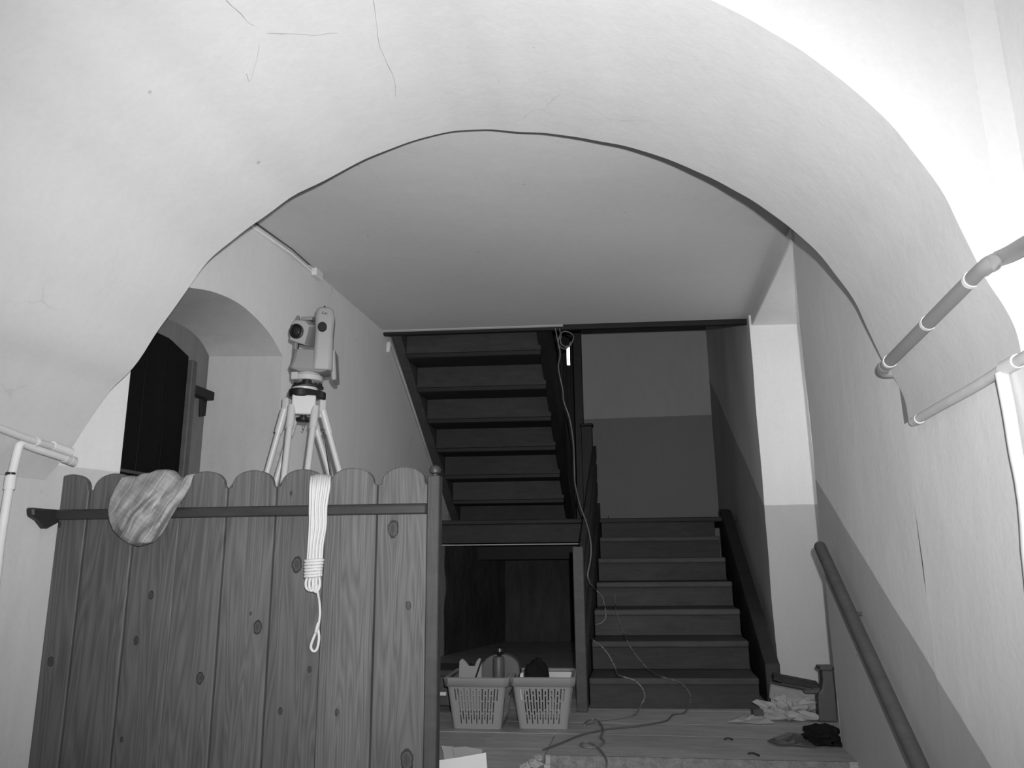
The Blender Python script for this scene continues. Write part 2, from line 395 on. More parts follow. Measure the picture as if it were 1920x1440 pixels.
outer = [Vector((XL(yF), yF, 0))] + [Vector((XL(y), y, z)) for y, z in NO] + [Vector((XL(yN), yN, 0))]
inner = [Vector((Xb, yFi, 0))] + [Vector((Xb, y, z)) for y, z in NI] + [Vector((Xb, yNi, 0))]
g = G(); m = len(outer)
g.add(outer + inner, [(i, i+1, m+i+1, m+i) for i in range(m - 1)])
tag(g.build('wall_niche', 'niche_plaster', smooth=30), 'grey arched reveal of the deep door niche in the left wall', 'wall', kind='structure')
g = G()
ys0 = farY(-1.78) + 0.0
g.quad((XL(ys0), ys0, -0.1), (XL(yN), yN, -0.1), (XL(yN), yN, ZC + .1), (XL(ys0), ys0, ZC + .1))
for i in range(1, m - 2):
    a, b = outer[i], outer[i+1]
    g.quad(a, b, (b.x, b.y, ZC + .1), (a.x, a.y, ZC + .1))
g.grid(lambda u, v: Vector((XL(yF + (4.7 - yF) * u), yF + (4.7 - yF) * u, -.1 + (ZC + .2) * v)), 14, 1)
g.quad((XL0, 4.7, -0.1), (XL0, 7.5, -0.1), (XL0, 7.5, 3.4), (XL0, 4.7, 3.4))
tag(g.build('wall_left', 'left_plaster', smooth=30), 'left hall wall with a deep arched door niche behind the tripod', 'wall', kind='structure')

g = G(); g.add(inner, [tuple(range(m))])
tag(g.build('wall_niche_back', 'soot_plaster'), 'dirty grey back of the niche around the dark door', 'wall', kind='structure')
# dark door in the niche
d1 = thing('door_1', (Xb + 0.02, (yFi + yNi) / 2, 0), 'nearly black wooden door standing deep in the arched wall niche', 'door', kind='structure')
pa = atX(350, 670, Xb); yd = atX(346, 760, Xb + 0.03).y
dp = [(Xb + .012, yd, 0), (Xb + .012, yd, 1.60), (Xb + .012, yd - .1, 1.645), (Xb + .012, yd - .25, 1.665), (Xb + .012, yNi + .12, 1.66), (Xb + .012, yNi + .01, 1.55), (Xb + .012, yNi + .01, 0)]
for k in range(5):
    y0 = yNi + .012 + (yd - yNi - .02) * k / 5; y1 = yNi + .012 + (yd - yNi - .02) * (k + 1) / 5 - .006
    zt = lambda y: 1.655 - 0.28 * max(0, y - (yd - .16)) ** 1.0 - 0.5 * max(0, (yNi + .15) - y)
    G().prism([(Xb + .014, y0, 0), (Xb + .014, y1, 0), (Xb + .014, y1, zt(y1)), (Xb + .014, y0, zt(y0))], (.026, 0, 0)).build('plank', 'dark_door', d1, bevel=.002)
G().box((Xb + .005, yd - .004, 0), (Xb + .055, yd + .034, 1.60)).build('door_frame', 'frame_wood', d1, bevel=.004)
for z in (0.35, 1.07):
    G().box((Xb + .042, yNi + .03, z), (Xb + .05, yd - .02, z + .012)).build('cross_bar', 'frame_wood', d1, bevel=.002)
hp = atX(372, 735, Xb + .03)
G().box((Xb + .002, hp.y - .05, hp.z - .02), (Xb + .05, hp.y + .1, hp.z + .02)).build('hinge_strap', 'black_wood', d1, bevel=.003)
G().prism([(Xb + .002, hp.y + .05, hp.z + .03), (Xb + .002, hp.y + .105, hp.z + .02), (Xb + .002, hp.y + .1, hp.z - .09), (Xb + .002, hp.y + .06, hp.z - .1)], (.012, 0, 0)).build('lock_plate', 'black_wood', d1, bevel=.002)

# ceiling of the hall, ending at the stair opening
g = G(); cbL = Vector((-1.6, 4.56, ZC)); cbR = Vector((0.735, 4.765, ZC))
def cl(u, v):
    xl = -1.85; xr = 0.748
    x = xl + (xr - xl) * u; yb = cbL.y + (cbR.y - cbL.y) * (x - cbL.x) / (cbR.x - cbL.x); yf = farY(x) - 0.02
    return Vector((x, yf + (yb - yf) * v, ZC + 0.008 * nz((x * 1.5, v * 4, 0)) * math.sin(math.pi * v)))
g.grid(cl, 16, 16)
b = [cl(i / 16, 1) for i in range(17)]
g.add(b + [p + Vector((0, 0, .22)) for p in b], [(i, i+1, 17+i+1, 17+i) for i in range(16)])
g.quad((-1.85, 2, ZC + .22), (.9, 2, ZC + .22), (.9, 4.9, ZC + .22), (-1.85, 4.6, ZC + .22))
tag(g.build('ceiling', 'ceiling_plaster', smooth=40), 'flat grey plaster ceiling of the hall ending at the stair opening', 'ceiling', kind='structure')
# lip and dark board along the ceiling edge
dirc = (cbR - cbL).normalized(); nrm = Vector((-dirc.y, dirc.x, 0))
g = G(); g.prism([cbL + Vector((0, -.004, -.001)), cbL + Vector((0, .014, -.001)), cbL + Vector((0, .014, -.010)), cbL + Vector((0, -.0, -.006))], (cbR - cbL) * 0.5)
tag(g.build('trim_1', 'white_lip'), 'thin pale plaster lip along the edge of the stair opening', 'trim', kind='structure')
g = G(); g.prism([cbL + Vector((0, .016, .1)), cbL + Vector((0, .05, .1)), cbL + Vector((0, .05, -.028)), cbL + Vector((0, .016, -.028))], (cbR - cbL))
tag(g.build('trim_2', 'black_wood'), 'dark edge board of the stair opening under the ceiling', 'trim', kind='structure')

# right wall of hall and lower passage
g = G()
def rw(u, v):
    y = -2.0 + (3.449 + 2.0) * u
    zt = 1.095 if y < 2.2 else 2.26
    return Vector((XR + 0.005 * nz((0, y * 2.5, v * 5)), y, -0.95 + (zt + .95) * v))
N = 30
g.grid(lambda u, v: Vector((XR + .005 * nz((0, u * 10, v * 8)), -2 + 4.28 * u, -.95 + 2.05 * v)), 34, 16)
g.grid(lambda u, v: Vector((XR + .004 * nz((0, 10 + u * 3, v * 8)), 2.28 + 1.169 * u, -.95 + 3.25 * v)), 12, 24)
g.quad((XR, -2, 1.1), (.815, -2, 1.1), (.815, edge[-1].y, 1.1), (XR, edge[-1].y, 1.1))
g.quad((.815, -2, 1.1), (.815, edge[-1].y, 1.1), (.815, edge[-1].y, 3.25), (.815, -2, 3.25))
g.quad((XR, 3.449, -.95), (1.5, 3.52, -.95), (1.5, 3.52, 2.3), (XR, 3.449, 2.3))
tag(g.build('wall_right', 'right_plaster', smooth=30, recalc=False), 'right plaster wall with a sloping darker dado above the handrail', 'wall', kind='structure')
# recess on the right: pier front, back, soffit
g = G(); ypier = 4.70; xs = 0.72
g.grid(lambda u, v: Vector((xs + .8 * u + .006 * nz((v * 6, 0, 0)) * (u < .01), ypier + SK * .8 * u, -.02 + 2.16 * v)), 6, 20)
g.quad((xs, ypier, 2.14), (xs + .1, ypier, 2.14), (xs + .1, ypier, 3.4), (xs, ypier, 3.4))
tag(g.build('wall_pier', 'pier_plaster', smooth=40), 'bright white pier face with a grey dado beside the stairs', 'wall', kind='structure')
g = G(); g.box((1.5, 3.45, -.02), (1.56, 4.9, 2.3))
tag(g.build('wall_recess', 'recess_plaster'), 'side wall of the recess right of the pier', 'wall', kind='structure')
g = G(); g.box((xs + .012, 3.4, 2.135), (1.5, 4.85, 2.3))
tag(g.build('ceiling_recess', 'recess_plaster', bevel=.006), 'low plaster soffit over the recess between pier and right wall', 'ceiling', kind='structure')
w2 = thing('added_window', (1.49, 4.1, 1.1), 'added unseen glowing window in the recess side wall, brightening the pier', 'window', kind='structure')  # unseen window, added to brighten pier, soffit and far left wall
for k in range(2):
    G().box((1.488, 3.76 + .36 * k, 1.14), (1.494, 4.08 + .36 * k, 1.98)).build('pane', 'added_window_pane', w2)
for a_, b_ in (((1.475, 3.71, 1.09), (1.5, 3.76, 2.03)), ((1.475, 4.44, 1.09), (1.5, 4.49, 2.03)), ((1.475, 4.08, 1.14), (1.5, 4.12, 1.98)), ((1.475, 3.76, 1.09), (1.5, 4.44, 1.14)), ((1.475, 3.76, 1.98), (1.5, 4.44, 2.03))):
    G().box(a_, b_).build('surround', 'frame_wood', w2, bevel=.004)
# stair side wall and back wall
g = G(); g.grid(lambda u, v: Vector((xs - .012 * nz((u * 6, v * 4, 3)) * (u > .05), ypier + (7.45 - ypier) * u, -.02 + 3.42 * v)), 16, 20)
tag(g.build('wall_stair', 'stairwall_plaster', smooth=40), 'dark plaster wall along the right side of the stair flight', 'wall', kind='structure')
g = G(); g.grid(lambda u, v: Vector((-1.7 + 2.5 * u, 7.35 + .05 * u, -.02 + 3.42 * v)), 8, 8)
tag(g.build('wall_back', 'back_plaster', smooth=40), 'grey back wall with a dark dado above the stair landing', 'wall', kind='structure')
g = G(); g.box((-1.9, 4.4, 3.38), (1.0, 7.6, 3.45)); g.box((-1.9, 4.45, 2.4), (1.0, 4.5, 3.4))
tag(g.build('ceiling_upper', 'ceiling_plaster'), 'upper storey ceiling above the stair opening', 'ceiling', kind='structure')
g = G(); g.box((-1.9, -2, 3.24), (1.0, 2.0, 3.3))
tag(g.build('ceiling_front', 'vault_plaster'), 'high plaster ceiling of the lower passage', 'ceiling', kind='structure')

# hall floor boards
fl0 = thing('floor', (-.5, 4.0, 0), 'worn grey wooden board floor at the foot of the stairs', 'floor', kind='structure')
G().box((-2.0, 3.19, -.2), (1.55, 7.4, -.034)).build('sub_floor', 'stone_base', fl0)
yb = [3.185, 3.56, 3.80, 4.12, 4.40]
for k in range(4):
    a, b2 = yb[k], yb[k + 1] - .0015; s1 = 0.03
    xe = -2.0 if k else -.405
    G().prism([(xe, a + s1 * xe, 0), (1.5 if k else XR, a + s1 * (1.5 if k else XR), 0), (1.5 if k else XR, b2 + s1 * (1.5 if k else XR), 0), (xe, b2 + s1 * xe, 0)], (0, 0, -.034)).build('floor_board', 'floor_wood', fl0, bevel=.0012)
G().prism([(-2.0, 4.40 - .06, 0), (1.5, 4.445, 0), (1.5, 7.4, 0), (-2, 7.3, 0)], (0, 0, -.034)).build('floor_board', 'floor_wood', fl0)
for k in range(5):
    y0 = 2.06 + k * .3; y1 = min(y0 + .2985, 3.54)
    G().prism([(-1.9, y0 - .05, 0), (-.408, y0, 0), (-.408, y1, 0), (-1.9, y1 - .05, 0)], (0, 0, -.034)).build('floor_board', 'floor_wood', fl0, bevel=.0012)
# broken stone lump at the corner of the raised floor
g = G(); g.box((-1.9, 2.06, -.95), (-.412, 3.2, -.036))
tag(g.build('wall_platform', 'stone_base', bevel=.01), 'rough base under the raised floor left of the lower steps', 'wall', kind='structure')
# lower steps, carpeted
st = thing('lower_staircase', (.17, 3.0, -.86), 'carpeted lower steps leading up to the board floor', 'staircase', kind='structure')
for k in range(5):
    y1 = 3.165 - .3 * k
    G().box((-.405, y1 - .3, -.95), (XR - .003, y1 + .008, -.172 * (k + 1))).build('step', 'stone_base', st)
cr = thing('stair_carpet', (.2, 3.17, -.17), 'coarse grey carpet covering the edge of the top lower step', 'carpet')
G().grid(lambda u, v: Vector((-.385 + 1.10 * u, 3.172 + .03 * (-.385 + 1.1 * u) + .008 + .006 * nz((u * 50, v * 9, 0)), .001 - .16 * v)), 60, 10).build('riser_carpet', 'carpet_grey', cr, solid=.008)
g = G(); g.box((-2.2, -2.2, -1.0), (1.0, 3.2, -.95))
tag(g.build('floor_lower', 'stone_base'), 'floor of the lower passage', 'floor', kind='structure')

# ------------------------------------------------------------------ STAIRS
RH = 0.148; TD = 0.297; YS = 4.19
def ys(k, x): return YS + TD * (k - 1) + SK * (x - .544)
s1 = thing('staircase', (.13, 4.15, 0), 'straight flight of worn dark wooden steps rising to the landing', 'staircase', kind='structure')
xa0, xb0 = -.295, .548
for k in range(1, 8):
    z = RH * k
    a = [(xa0, ys(k, xa0) - 0.0, z), (xb0, ys(k, xb0), z), (xb0, ys(k + 1, xb0) + .03, z), (xa0, ys(k + 1, xa0) + .03, z)]
    if k < 7: G().prism(a, (0, 0, -.034)).build('tread', 'tread_wood', s1, bevel=.008, seg=2)
    r = [(xa0, ys(k, xa0) + .03, z - RH), (xb0, ys(k, xb0) + .03, z - RH), (xb0, ys(k, xb0) + .03, z - .03), (xa0, ys(k, xa0) + .03, z - .03)]
    G().prism(r, (0, .02, 0)).build('riser', 'stair_wood', s1, bevel=.002)
# right stringer board against the wall
sp = []
for (xx, nm) in ((.60, 'stringer'),):
    y0 = 4.33
    G().prism([(xx, y0, 0), (xx, y0 + .28, 0), (xx, 6.1, .75), (xx, 6.12, 1.10), (xx, 5.98, 1.08), (xx, y0 + .10, .245), (xx, y0, .20)], (.075, 0, 0)).build('stringer', 'stringer_dark', s1, bevel=.004)
G().prism([(-.345, 4.15, 0), (-.345, 4.6, 0), (-.345, 6.0, .75), (-.345, 6.0, 1.16), (-.345, 4.15, .26)], (.042, 0, 0)).build('stringer', 'dark_stair_wood', s1, bevel=.003)
# landing
ld = thing('landing', (-.4, 6.6, .85), 'dark wooden stair landing between the two flights', 'landing', kind='structure')
ly = lambda x: ys(7, x)
G().prism([(-1.58, ly(-1.58), RH * 7), (.715, ly(.715), RH * 7), (.715, 7.36, RH * 7), (-1.58, 7.36, RH * 7)], (0, 0, -.034)).build('landing_deck', 'stair_wood', ld, bevel=.006)
G().prism([(-1.57, ly(-1.57) + .03, .862), (-.35, ly(-.35) + .03, .862), (-.35, ly(-.35) + .03, RH * 7 - .035), (-1.57, ly(-1.57) + .03, RH * 7 - .035)], (0, .04, 0)).build('fascia_board', 'dark_stair_wood', ld, bevel=.003)
G().prism([(-1.57, ly(-1.57) + .0, .845), (-.345, ly(-.345) + .0, .845), (-.345, ly(-.345) + .0, .853), (-1.57, ly(-1.57) + .0, .853)], (0, .05, 0)).build('edge_strip', 'white_lip', ld)
G().box((-1.58, 6.75, .735), (-.34, 6.87, .862)).build('beam', 'black_wood', ld, bevel=.005)
# dark store under the landing
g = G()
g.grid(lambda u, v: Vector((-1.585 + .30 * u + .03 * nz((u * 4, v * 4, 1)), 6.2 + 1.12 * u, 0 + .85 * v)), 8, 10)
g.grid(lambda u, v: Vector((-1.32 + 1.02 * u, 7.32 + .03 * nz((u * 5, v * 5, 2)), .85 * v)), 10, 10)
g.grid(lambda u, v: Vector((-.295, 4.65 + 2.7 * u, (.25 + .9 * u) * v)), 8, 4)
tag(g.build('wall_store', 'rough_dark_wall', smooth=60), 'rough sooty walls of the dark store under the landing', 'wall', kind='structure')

# upper flight seen from below
s2 = thing('upper_staircase', (-1.07, 6.4, 1.04), 'dark upper stair flight seen from below against the left wall', 'staircase', kind='structure')
sl = 0.66; NR = 7; rh2 = .176; td2 = rh2 / sl
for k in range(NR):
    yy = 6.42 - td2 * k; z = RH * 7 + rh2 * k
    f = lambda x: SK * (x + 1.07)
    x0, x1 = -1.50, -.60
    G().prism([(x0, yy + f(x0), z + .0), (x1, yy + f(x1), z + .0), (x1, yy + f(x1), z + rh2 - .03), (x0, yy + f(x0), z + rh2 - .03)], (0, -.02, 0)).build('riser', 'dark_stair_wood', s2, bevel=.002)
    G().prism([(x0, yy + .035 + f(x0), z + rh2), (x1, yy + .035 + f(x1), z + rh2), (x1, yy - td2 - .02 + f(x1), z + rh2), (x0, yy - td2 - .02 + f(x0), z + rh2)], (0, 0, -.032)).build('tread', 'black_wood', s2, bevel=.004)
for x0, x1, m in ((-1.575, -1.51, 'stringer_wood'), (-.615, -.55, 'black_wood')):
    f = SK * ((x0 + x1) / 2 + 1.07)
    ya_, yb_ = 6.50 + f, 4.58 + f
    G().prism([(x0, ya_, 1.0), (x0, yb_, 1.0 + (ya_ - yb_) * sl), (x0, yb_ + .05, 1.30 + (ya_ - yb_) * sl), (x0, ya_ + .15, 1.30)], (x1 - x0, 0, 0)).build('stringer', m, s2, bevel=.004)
# plaster seam beside the left stringer
g = G(); g.tube(smooth_path([(XL0 + .012, 4.66, 2.17), (XL0 + .014, 5.0, 1.96), (XL0 + .012, 5.5, 1.64), (XL0 + .012, 5.95, 1.34), (XL0 + .012, 6.3, 1.11)], 5), .008, 6)
tag(g.build('trim_3', 'white_lip', smooth=60), 'pale plaster seam where the upper stair meets the left wall', 'trim', kind='structure')
pg = atX(732, 652, -1.58)
g = G(); g.lathe([(.012, 0), (.018, .01), (.016, .05), (.01, .07)], pg + Vector((-.02, 0, -.03)), (0.2, -.2, 1), 8)
tag(g.build('wall_bracket', 'pipe_paint', smooth=40), 'small pale bracket on the left wall beside the top of the upper stair', 'bracket')

# balustrade on the open side of the lower flight
bl = thing('stair_balustrade', (-.34, 4.15, 0), 'dark wooden balustrade with posts on the left side of the stair flight', 'balustrade')
nb = atZ(1094, 1335, 0)
G().box((nb.x - .032, nb.y - .01, 0), (nb.x + .022, nb.y + .045, .80)).build('newel_post', 'post_pale' if 'post_pale' in MATS else 'stringer_wood', bl, bevel=.003)
tp = atY(1103, 800, 5.98)
G().box((tp.x - .055, 5.95, .85), (tp.x + .03, 6.03, tp.z)).build('newel_post', 'black_wood', bl, bevel=.004)
G().box((tp.x - .065, 5.94, tp.z), (tp.x + .04, 6.04, tp.z + .02)).build('post_cap', 'black_wood', bl, bevel=.006)
for k in range(3):
    z = .34 + .14 * k
    G().prism([(-.345, 4.2, z), (-.345, 5.96, z + .88), (-.345, 5.96, z + .98), (-.345, 4.2, z + .10)], (.03, 0, 0)).build('rail_board', 'dark_stair_wood', bl, bevel=.003)
# tall dark post from the landing to the ceiling edge
pt = atY(1076, 620, 6.05)
tall = thing('stair_post', (pt.x, 6.1, RH * 7), 'tall black post beside the upper flight reaching up past the ceiling', 'post')
G().box((pt.x - .012, 6.06, RH * 7), (pt.x + .055, 6.13, 3.36)).build('shaft', 'black_wood', tall, bevel=.003)
G().box((pt.x - .02, 6.05, RH * 7), (pt.x + .063, 6.14, RH * 7 + .12)).build('foot_block', 'black_wood', tall, bevel=.004)
# narrow daylight slit
wp0 = atY(1064.5, 648, 7.3); wp1 = atY(1066.5, 684, 7.3)
w1 = thing('window_1', (wp0.x, 7.32, wp1.z), 'narrow bright slit of daylight beside the upper stair', 'window', kind='structure')
G().box((wp0.x - .013, 7.325, wp1.z), (wp0.x + .017, 7.335, wp0.z)).build('pane', 'daylight_pane', w1)
for a_, b_ in ((-.26, -.205), (-.20, -.145), (-.14, -.075), (-.07, -.013), (.017, .10)):  # added black backing boards that blacken the gap around the slit
    G().box((wp0.x + a_, 7.30, 1.05), (wp0.x + b_, 7.34, 3.3)).build('surround', 'black_wood', w1, bevel=.002)
G().box((wp0.x - .013, 7.31, 1.05), (wp0.x + .017, 7.335, wp1.z)).build('surround', 'black_wood', w1)
G().box((wp0.x - .013, 7.31, wp0.z), (wp0.x + .017, 7.335, 3.3)).build('surround', 'black_wood', w1)

# ------------------------------------------------------------------ BOARD PARTITION
pw = thing('wooden_partition', PB, 'tall grey board partition with a scalloped top and dark rail', 'partition')
bounds = [-1.812, -1.668, -1.514, -1.370, -1.222, -1.070, -.916, -.760, -.606]
py_ = lambda x: 2.2 + .05 * x
for k in range(8):
    x0, x1 = bounds[k] + .0016, bounds[k + 1] - .0016; cx = (x0 + x1) / 2 + (.0 if k else .008); a = (x1 - x0) / 2 - .010; zv, zt = .957, 1.006
    if k == 0: a = .058
    poly = [(x0, -.02), (x1, -.02), (x1, zv + (.0 if k < 7 else -.004))]
    for j in range(0, 17):
        an = math.pi * j / 16; poly.append((cx + a * math.cos(an), zv + .002 + (zt - zv) * math.sin(an) ** 0.85))
    poly.append((x0, zv - (.0 if k else .012)))
    off = .0025 * ((k * 37) % 3 - 1)
    G().prism([(x, py_(x) + off, z) for x, z in poly], (0, .022, 0)).build('board', 'board_wood', pw, bevel=.0035)
G().prism([(-1.86, py_(-1.86) - .034, .868), (-1.86, py_(-1.86) + .0, .868), (-1.86, py_(-1.86) + .0, .898), (-1.86, py_(-1.86) - .026, .898), (-1.86, py_(-1.86) - .034, .892)], (1.255, 1.255 * .05, 0)).build('rail', 'rail_wood', pw, bevel=.003)
g = G(); g.prism([(xa - .01, 1.985, .898), (xa - .01, 2.10, .898), (xa - .01, 2.10, .862), (xa - .01, 2.05, .838), (xa - .01, 2.02, .862), (xa - .01, 1.99, .874)], (.034, 0, 0)); g.build('end_block', 'rail_wood', pw, bevel=.005)
po = G().box((-.606, 2.152, -.02), (-.570, 2.192, .978)).build('post', 'post_wood', pw, bevel=.003)
G().lathe([(.008, 0), (.009, .006), (.016, .010), (.018, .018), (.014, .028), (.004, .033)], (-.588, 2.172, .977), n=16).build('finial', 'post_wood', po, smooth=40)
nl_ = atP(94, 958, (0, 2.165, 0), (-.05, 1, 0))
G().lathe([(.004, -.004), (.005, 0), (.003, .002)], (nl_.x, py_(nl_.x) - .034, .888), (0, -1, 0), 8).build('nail', 'steel', pw, smooth=40)
G().lathe([(.004, -.004), (.005, 0), (.003, .002)], (nl_.x - .004, py_(nl_.x) - .034, .878), (0, -1, 0), 8).build('nail', 'steel', pw, smooth=40)

# cloth draped over the partition
Lc = [(228,896),(216,916),(206,938),(203,958),(206,978),(213,994),(224,1006),(240,1017),(256,1023)]
Rc = [(363,892),(357,912),(344,934),(331,952),(320,970),(311,987),(302,1002),(288,1016),(262,1024)]
Tc = [(228,897),(240,895),(253,897),(266,890),(280,889),(291,884),(305,883),(316,885),(324,894),(334,901),(342,899),(352,892),(363,891)]
def lerp_l(L, u):
    u = max(0, min(.99999, u)) * (len(L) - 1); i = int(u); k = u - i
    return Vector((L[i][0] * (1 - k) + L[i+1][0] * k, L[i][1] * (1 - k) + L[i+1][1] * k))
NU, NVc = 70, 60; cv = []; cuv = []
for j in range(NVc + 1):
    v = j / NVc
    for i in range(NU + 1):
        u = i / NU
        if v < 0.2:      # behind the boards and over the top
            k = (0.2 - v) / 0.2; q2 = lerp_l(Tc, u)
            p = part(q2.x, q2.y, -.008); dz = 0.10 * max(0, k - .3) ; yb_ = .05 * min(1, k / .3)
            P3 = Vector((p.x, p.y + yb_, p.z - dz + .006 * math.sin(min(1, k / .3) * math.pi)))
        else:
            k = (v - .2) / .8; a_ = lerp_l(Lc, k); b_ = lerp_l(Rc, k); q2 = a_ * (1 - u) + b_ * u
            tpt = lerp_l(Tc, u); lin = Vector((228 + (363 - 228) * u, 896.5 - 4 * u)); q2 = q2 + (tpt - lin) * max(0, 1 - k * 3.2)
            ph = (q2.x * .80 + q2.y * .60)      # across the diagonal folds
            al = (-q2.x * .60 + q2.y * .80)
            warp = 9 * nz((q2.x * .02, q2.y * .02, 4))
            fold = (.5 + .5 * math.sin((ph + warp * 1.3) * .115 + .8)) ** 2 * .030 + (.5 + .5 * math.sin((ph + warp * 1.7) * .27 + al * .03)) ** 2 * .010
            cr_ = abs(nz((ph * .05, al * .018, 1))) * .020
            env = min(1, u * 7, (1 - u) * 7) * min(1, (1 - k) * 8) * min(1, k * 5 + .1)
            out = .012 + .034 * min(1, k * 4.5) * (1 - .35 * max(0, k - .6) / .4) + (fold + cr_) * env + .016 * math.sin(math.pi * u) * min(1, k * 3)
            P3 = part(q2.x, q2.y, -out)
        cv.append(P3)
        q2u = (q2.x * .82 + q2.y * .57) / 120 + .03 * nz((q2.x * .03, q2.y * .03, 0)); q2v = (-q2.x * .57 + q2.y * .82) / 120
        cuv.append((q2u, q2v + v * .1))
g = G(); g.add(cv, [(j*(NU+1)+i, j*(NU+1)+i+1, (j+1)*(NU+1)+i+1, (j+1)*(NU+1)+i) for j in range(NVc) for i in range(NU)])
tag(g.build('checked_cloth', 'plaid_cloth', smooth=80, solid=.004, uv=cuv), 'crumpled light checked cloth hung over the top of the board partition', 'cloth')

# white rope hank
rp = thing('rope_hank', part(590, 1222, -.03), 'bundled white rope hung over a scallop of the board partition', 'rope')
g = G(); NS = 9
for k in range(NS):
    s_ = (k - (NS - 1) / 2) / ((NS - 1) / 2)
    dep = -.045 - .008 * math.cos(s_ * 1.4) - .005 * (k % 2)
    xt = 601 + 17 * s_; xm = 596.5 + 14.5 * s_; xw = 590 + 12.5 * s_; j_ = random.uniform(-1.2, 1.2)
    pts = [part(xt, 893 + 3 * abs(s_) + random.uniform(0, 3), .06), part(xt + j_, 891 + 2.5 * s_ * s_, .02), part(xt, 894 + 3 * abs(s_), -.022), part(xt - 1.5 + j_ * .4, 915, dep), part(xm + j_, 950, dep), part(xm - .8 - j_ * .4, 985, dep), part(xw + 2 + j_ * .4, 1020, dep), part(xw, 1050, dep), part(xw * .92 + 590 * .08, 1080, dep)]
    g.tube(smooth_path(pts, 5), .0042, 8)
g.build('coil', 'white_rope', rp, smooth=60)
g = G()
for k in range(6):
    yy = 1051 + 5.8 * k; c = part(589 - k * .55, yy, -.048); rx = (16.8 - .5 * k) * .00152 * 1.0; pts = []
    for j in range(24):
        an = 2 * math.pi * j / 24; pts.append(c + Vector((rx * math.cos(an), .016 * math.sin(an) - .0, .0012 * math.cos(an) + random.uniform(-.0006, .0006))))
    g.tube(pts, .0046, 8, closed=True)
g.build('wrap', 'white_rope', rp, smooth=60)
g = G()
for k in range(5):
    s_ = (k - 2) / 2; dep = -.048 - .005 * (k % 2)
    g.tube(smooth_path([part(588 + 10 * s_, 1078, dep), part(586.5 + 13 * s_, 1092, dep), part(585 + 11.5 * s_ + 1.5, 1103, dep), part(587 + 5 * s_, 1108.5 + 2 * s_, dep - .003), part(590 + 3.5 * s_, 1098, dep + .006), part(589 + 4 * s_, 1080, dep + .006)], 5), .0042, 8)
g.build('lower_bights', 'white_rope', rp, smooth=60)
g = G(); dep = -.03
g.tube(smooth_path([part(594, 1095, -.048), part(596, 1112, -.046), part(599, 1130, dep), part(600, 1150, dep), part(598, 1168, dep), part(596, 1180, dep)], 5), .0036, 8)
g.tube(smooth_path([part(597, 1168, dep - .004), part(594.5, 1176, dep - .008), part(592, 1186, dep - .003), part(596, 1172, dep + .004)], 5), .0044, 8)
g.tube(smooth_path([part(595, 1180, dep), part(588, 1196, dep), part(583, 1211, dep), part(585, 1219, dep), part(590, 1221, dep), part(595, 1215, dep), part(598, 1198, dep), part(597, 1184, dep), part(594, 1176, dep)], 6), .0040, 8)
g.build('tail_loop', 'white_rope', rp, smooth=60)

# ------------------------------------------------------------------ SURVEY TRIPOD AND INSTRUMENT
TY = 2.90
hd = atY(571, 746, TY); HX, HZ = hd.x, hd.z            # centre of tripod head
tr = thing('survey_tripod', (HX, TY, 0), 'white tubular survey tripod standing behind the board partition', 'tripod')
plate = []
for k in range(36):
    an = 2 * math.pi * k / 36; r = .076 + .010 * math.cos(3 * (an + math.pi / 2)); plate.append((HX + r * math.cos(an), TY + r * math.sin(an), HZ - .008))
G().prism(plate, (0, 0, .034)).build('head_plate', 'black_plastic', tr, smooth=40, bevel=.005, seg=2)
G().lathe([(.050, 0), (.052, .004), (.052, .014), (.047, .016)], (HX, TY, HZ + .026), n=32).build('head_disc', 'tripod_white', tr, smooth=40)
G().lathe([(.022, -.096), (.03, -.092), (.03, -.080), (.012, -.076), (.012, 0)], (HX, TY, HZ - .005), n=20).build('fixing_screw', 'black_plastic', tr, smooth=40)
hk = Vector((HX + .004, TY, HZ - .096))
G().tube(smooth_path([hk, hk + Vector((.001, 0, -.02)), hk + Vector((.004, 0, -.03)), hk + Vector((.001, 0, -.038)), hk + Vector((-.005, 0, -.032))], 5), .0018, 6).build('plumb_hook', 'steel', tr, smooth=60)
legs = [((.40, -.92), Vector((-1.17, 2.36, 0)), .050), ((-.99, .12), Vector((HX - .36, 2.93, 0)), .046), ((.58, .82), Vector((HX + .30, 3.30, 0)), .046)]
for d_, foot, half in legs:
    dv = Vector((d_[0], d_[1], 0)).normalized(); sd = Vector((-dv.y, dv.x, 0))
    top_ = Vector((HX, TY, HZ - .03)) + dv * .062
    lg = G(); ax = (foot - top_).normalized()
    obox(lg, top_ + Vector((0, 0, -.012)), (sd, dv, (0, 0, 1)), (.047, .014, .040)); hinge = lg.build('leg_hinge', 'tripod_white', tr, bevel=.006, seg=2)
    for sg in (-1, 1):
        a_ = top_ + sd * half * sg * .92 + Vector((0, 0, -.02)); b_ = foot + sd * half * sg * .55 + Vector((0, 0, .18))
        u_ = (b_ - a_).normalized()
        tb = G(); tb.tube([a_, a_ + u_ * .10], .0165, 16); tb.tube([a_ + u_ * .10, b_], .0125, 16); tb.build('leg', 'tripod_white', tr, smooth=40)
    fb = G(); cl_ = foot + (top_ - foot) * .16; obox(fb, cl_, (sd, dv, (0, 0, 1)), (.045, .018, .045)); fb.build('leg_clamp', 'black_plastic', tr, bevel=.005)
    fb = G(); fb.tube([cl_, foot + Vector((0, 0, .05))], .014, 12); fb.lathe([(.002, 0), (.012, .05), (.016, .06), (.016, .08)], foot, n=12); fb.build('foot', 'tripod_white', tr, smooth=40)
sv = G(); tp0 = Vector((HX + .075, TY + .035, HZ - .13)); sv.tube([tp0, Vector((HX + .125, TY + .08, HZ - .45))], .004, 6); sv.build('carry_strap', 'black_plastic', tr)
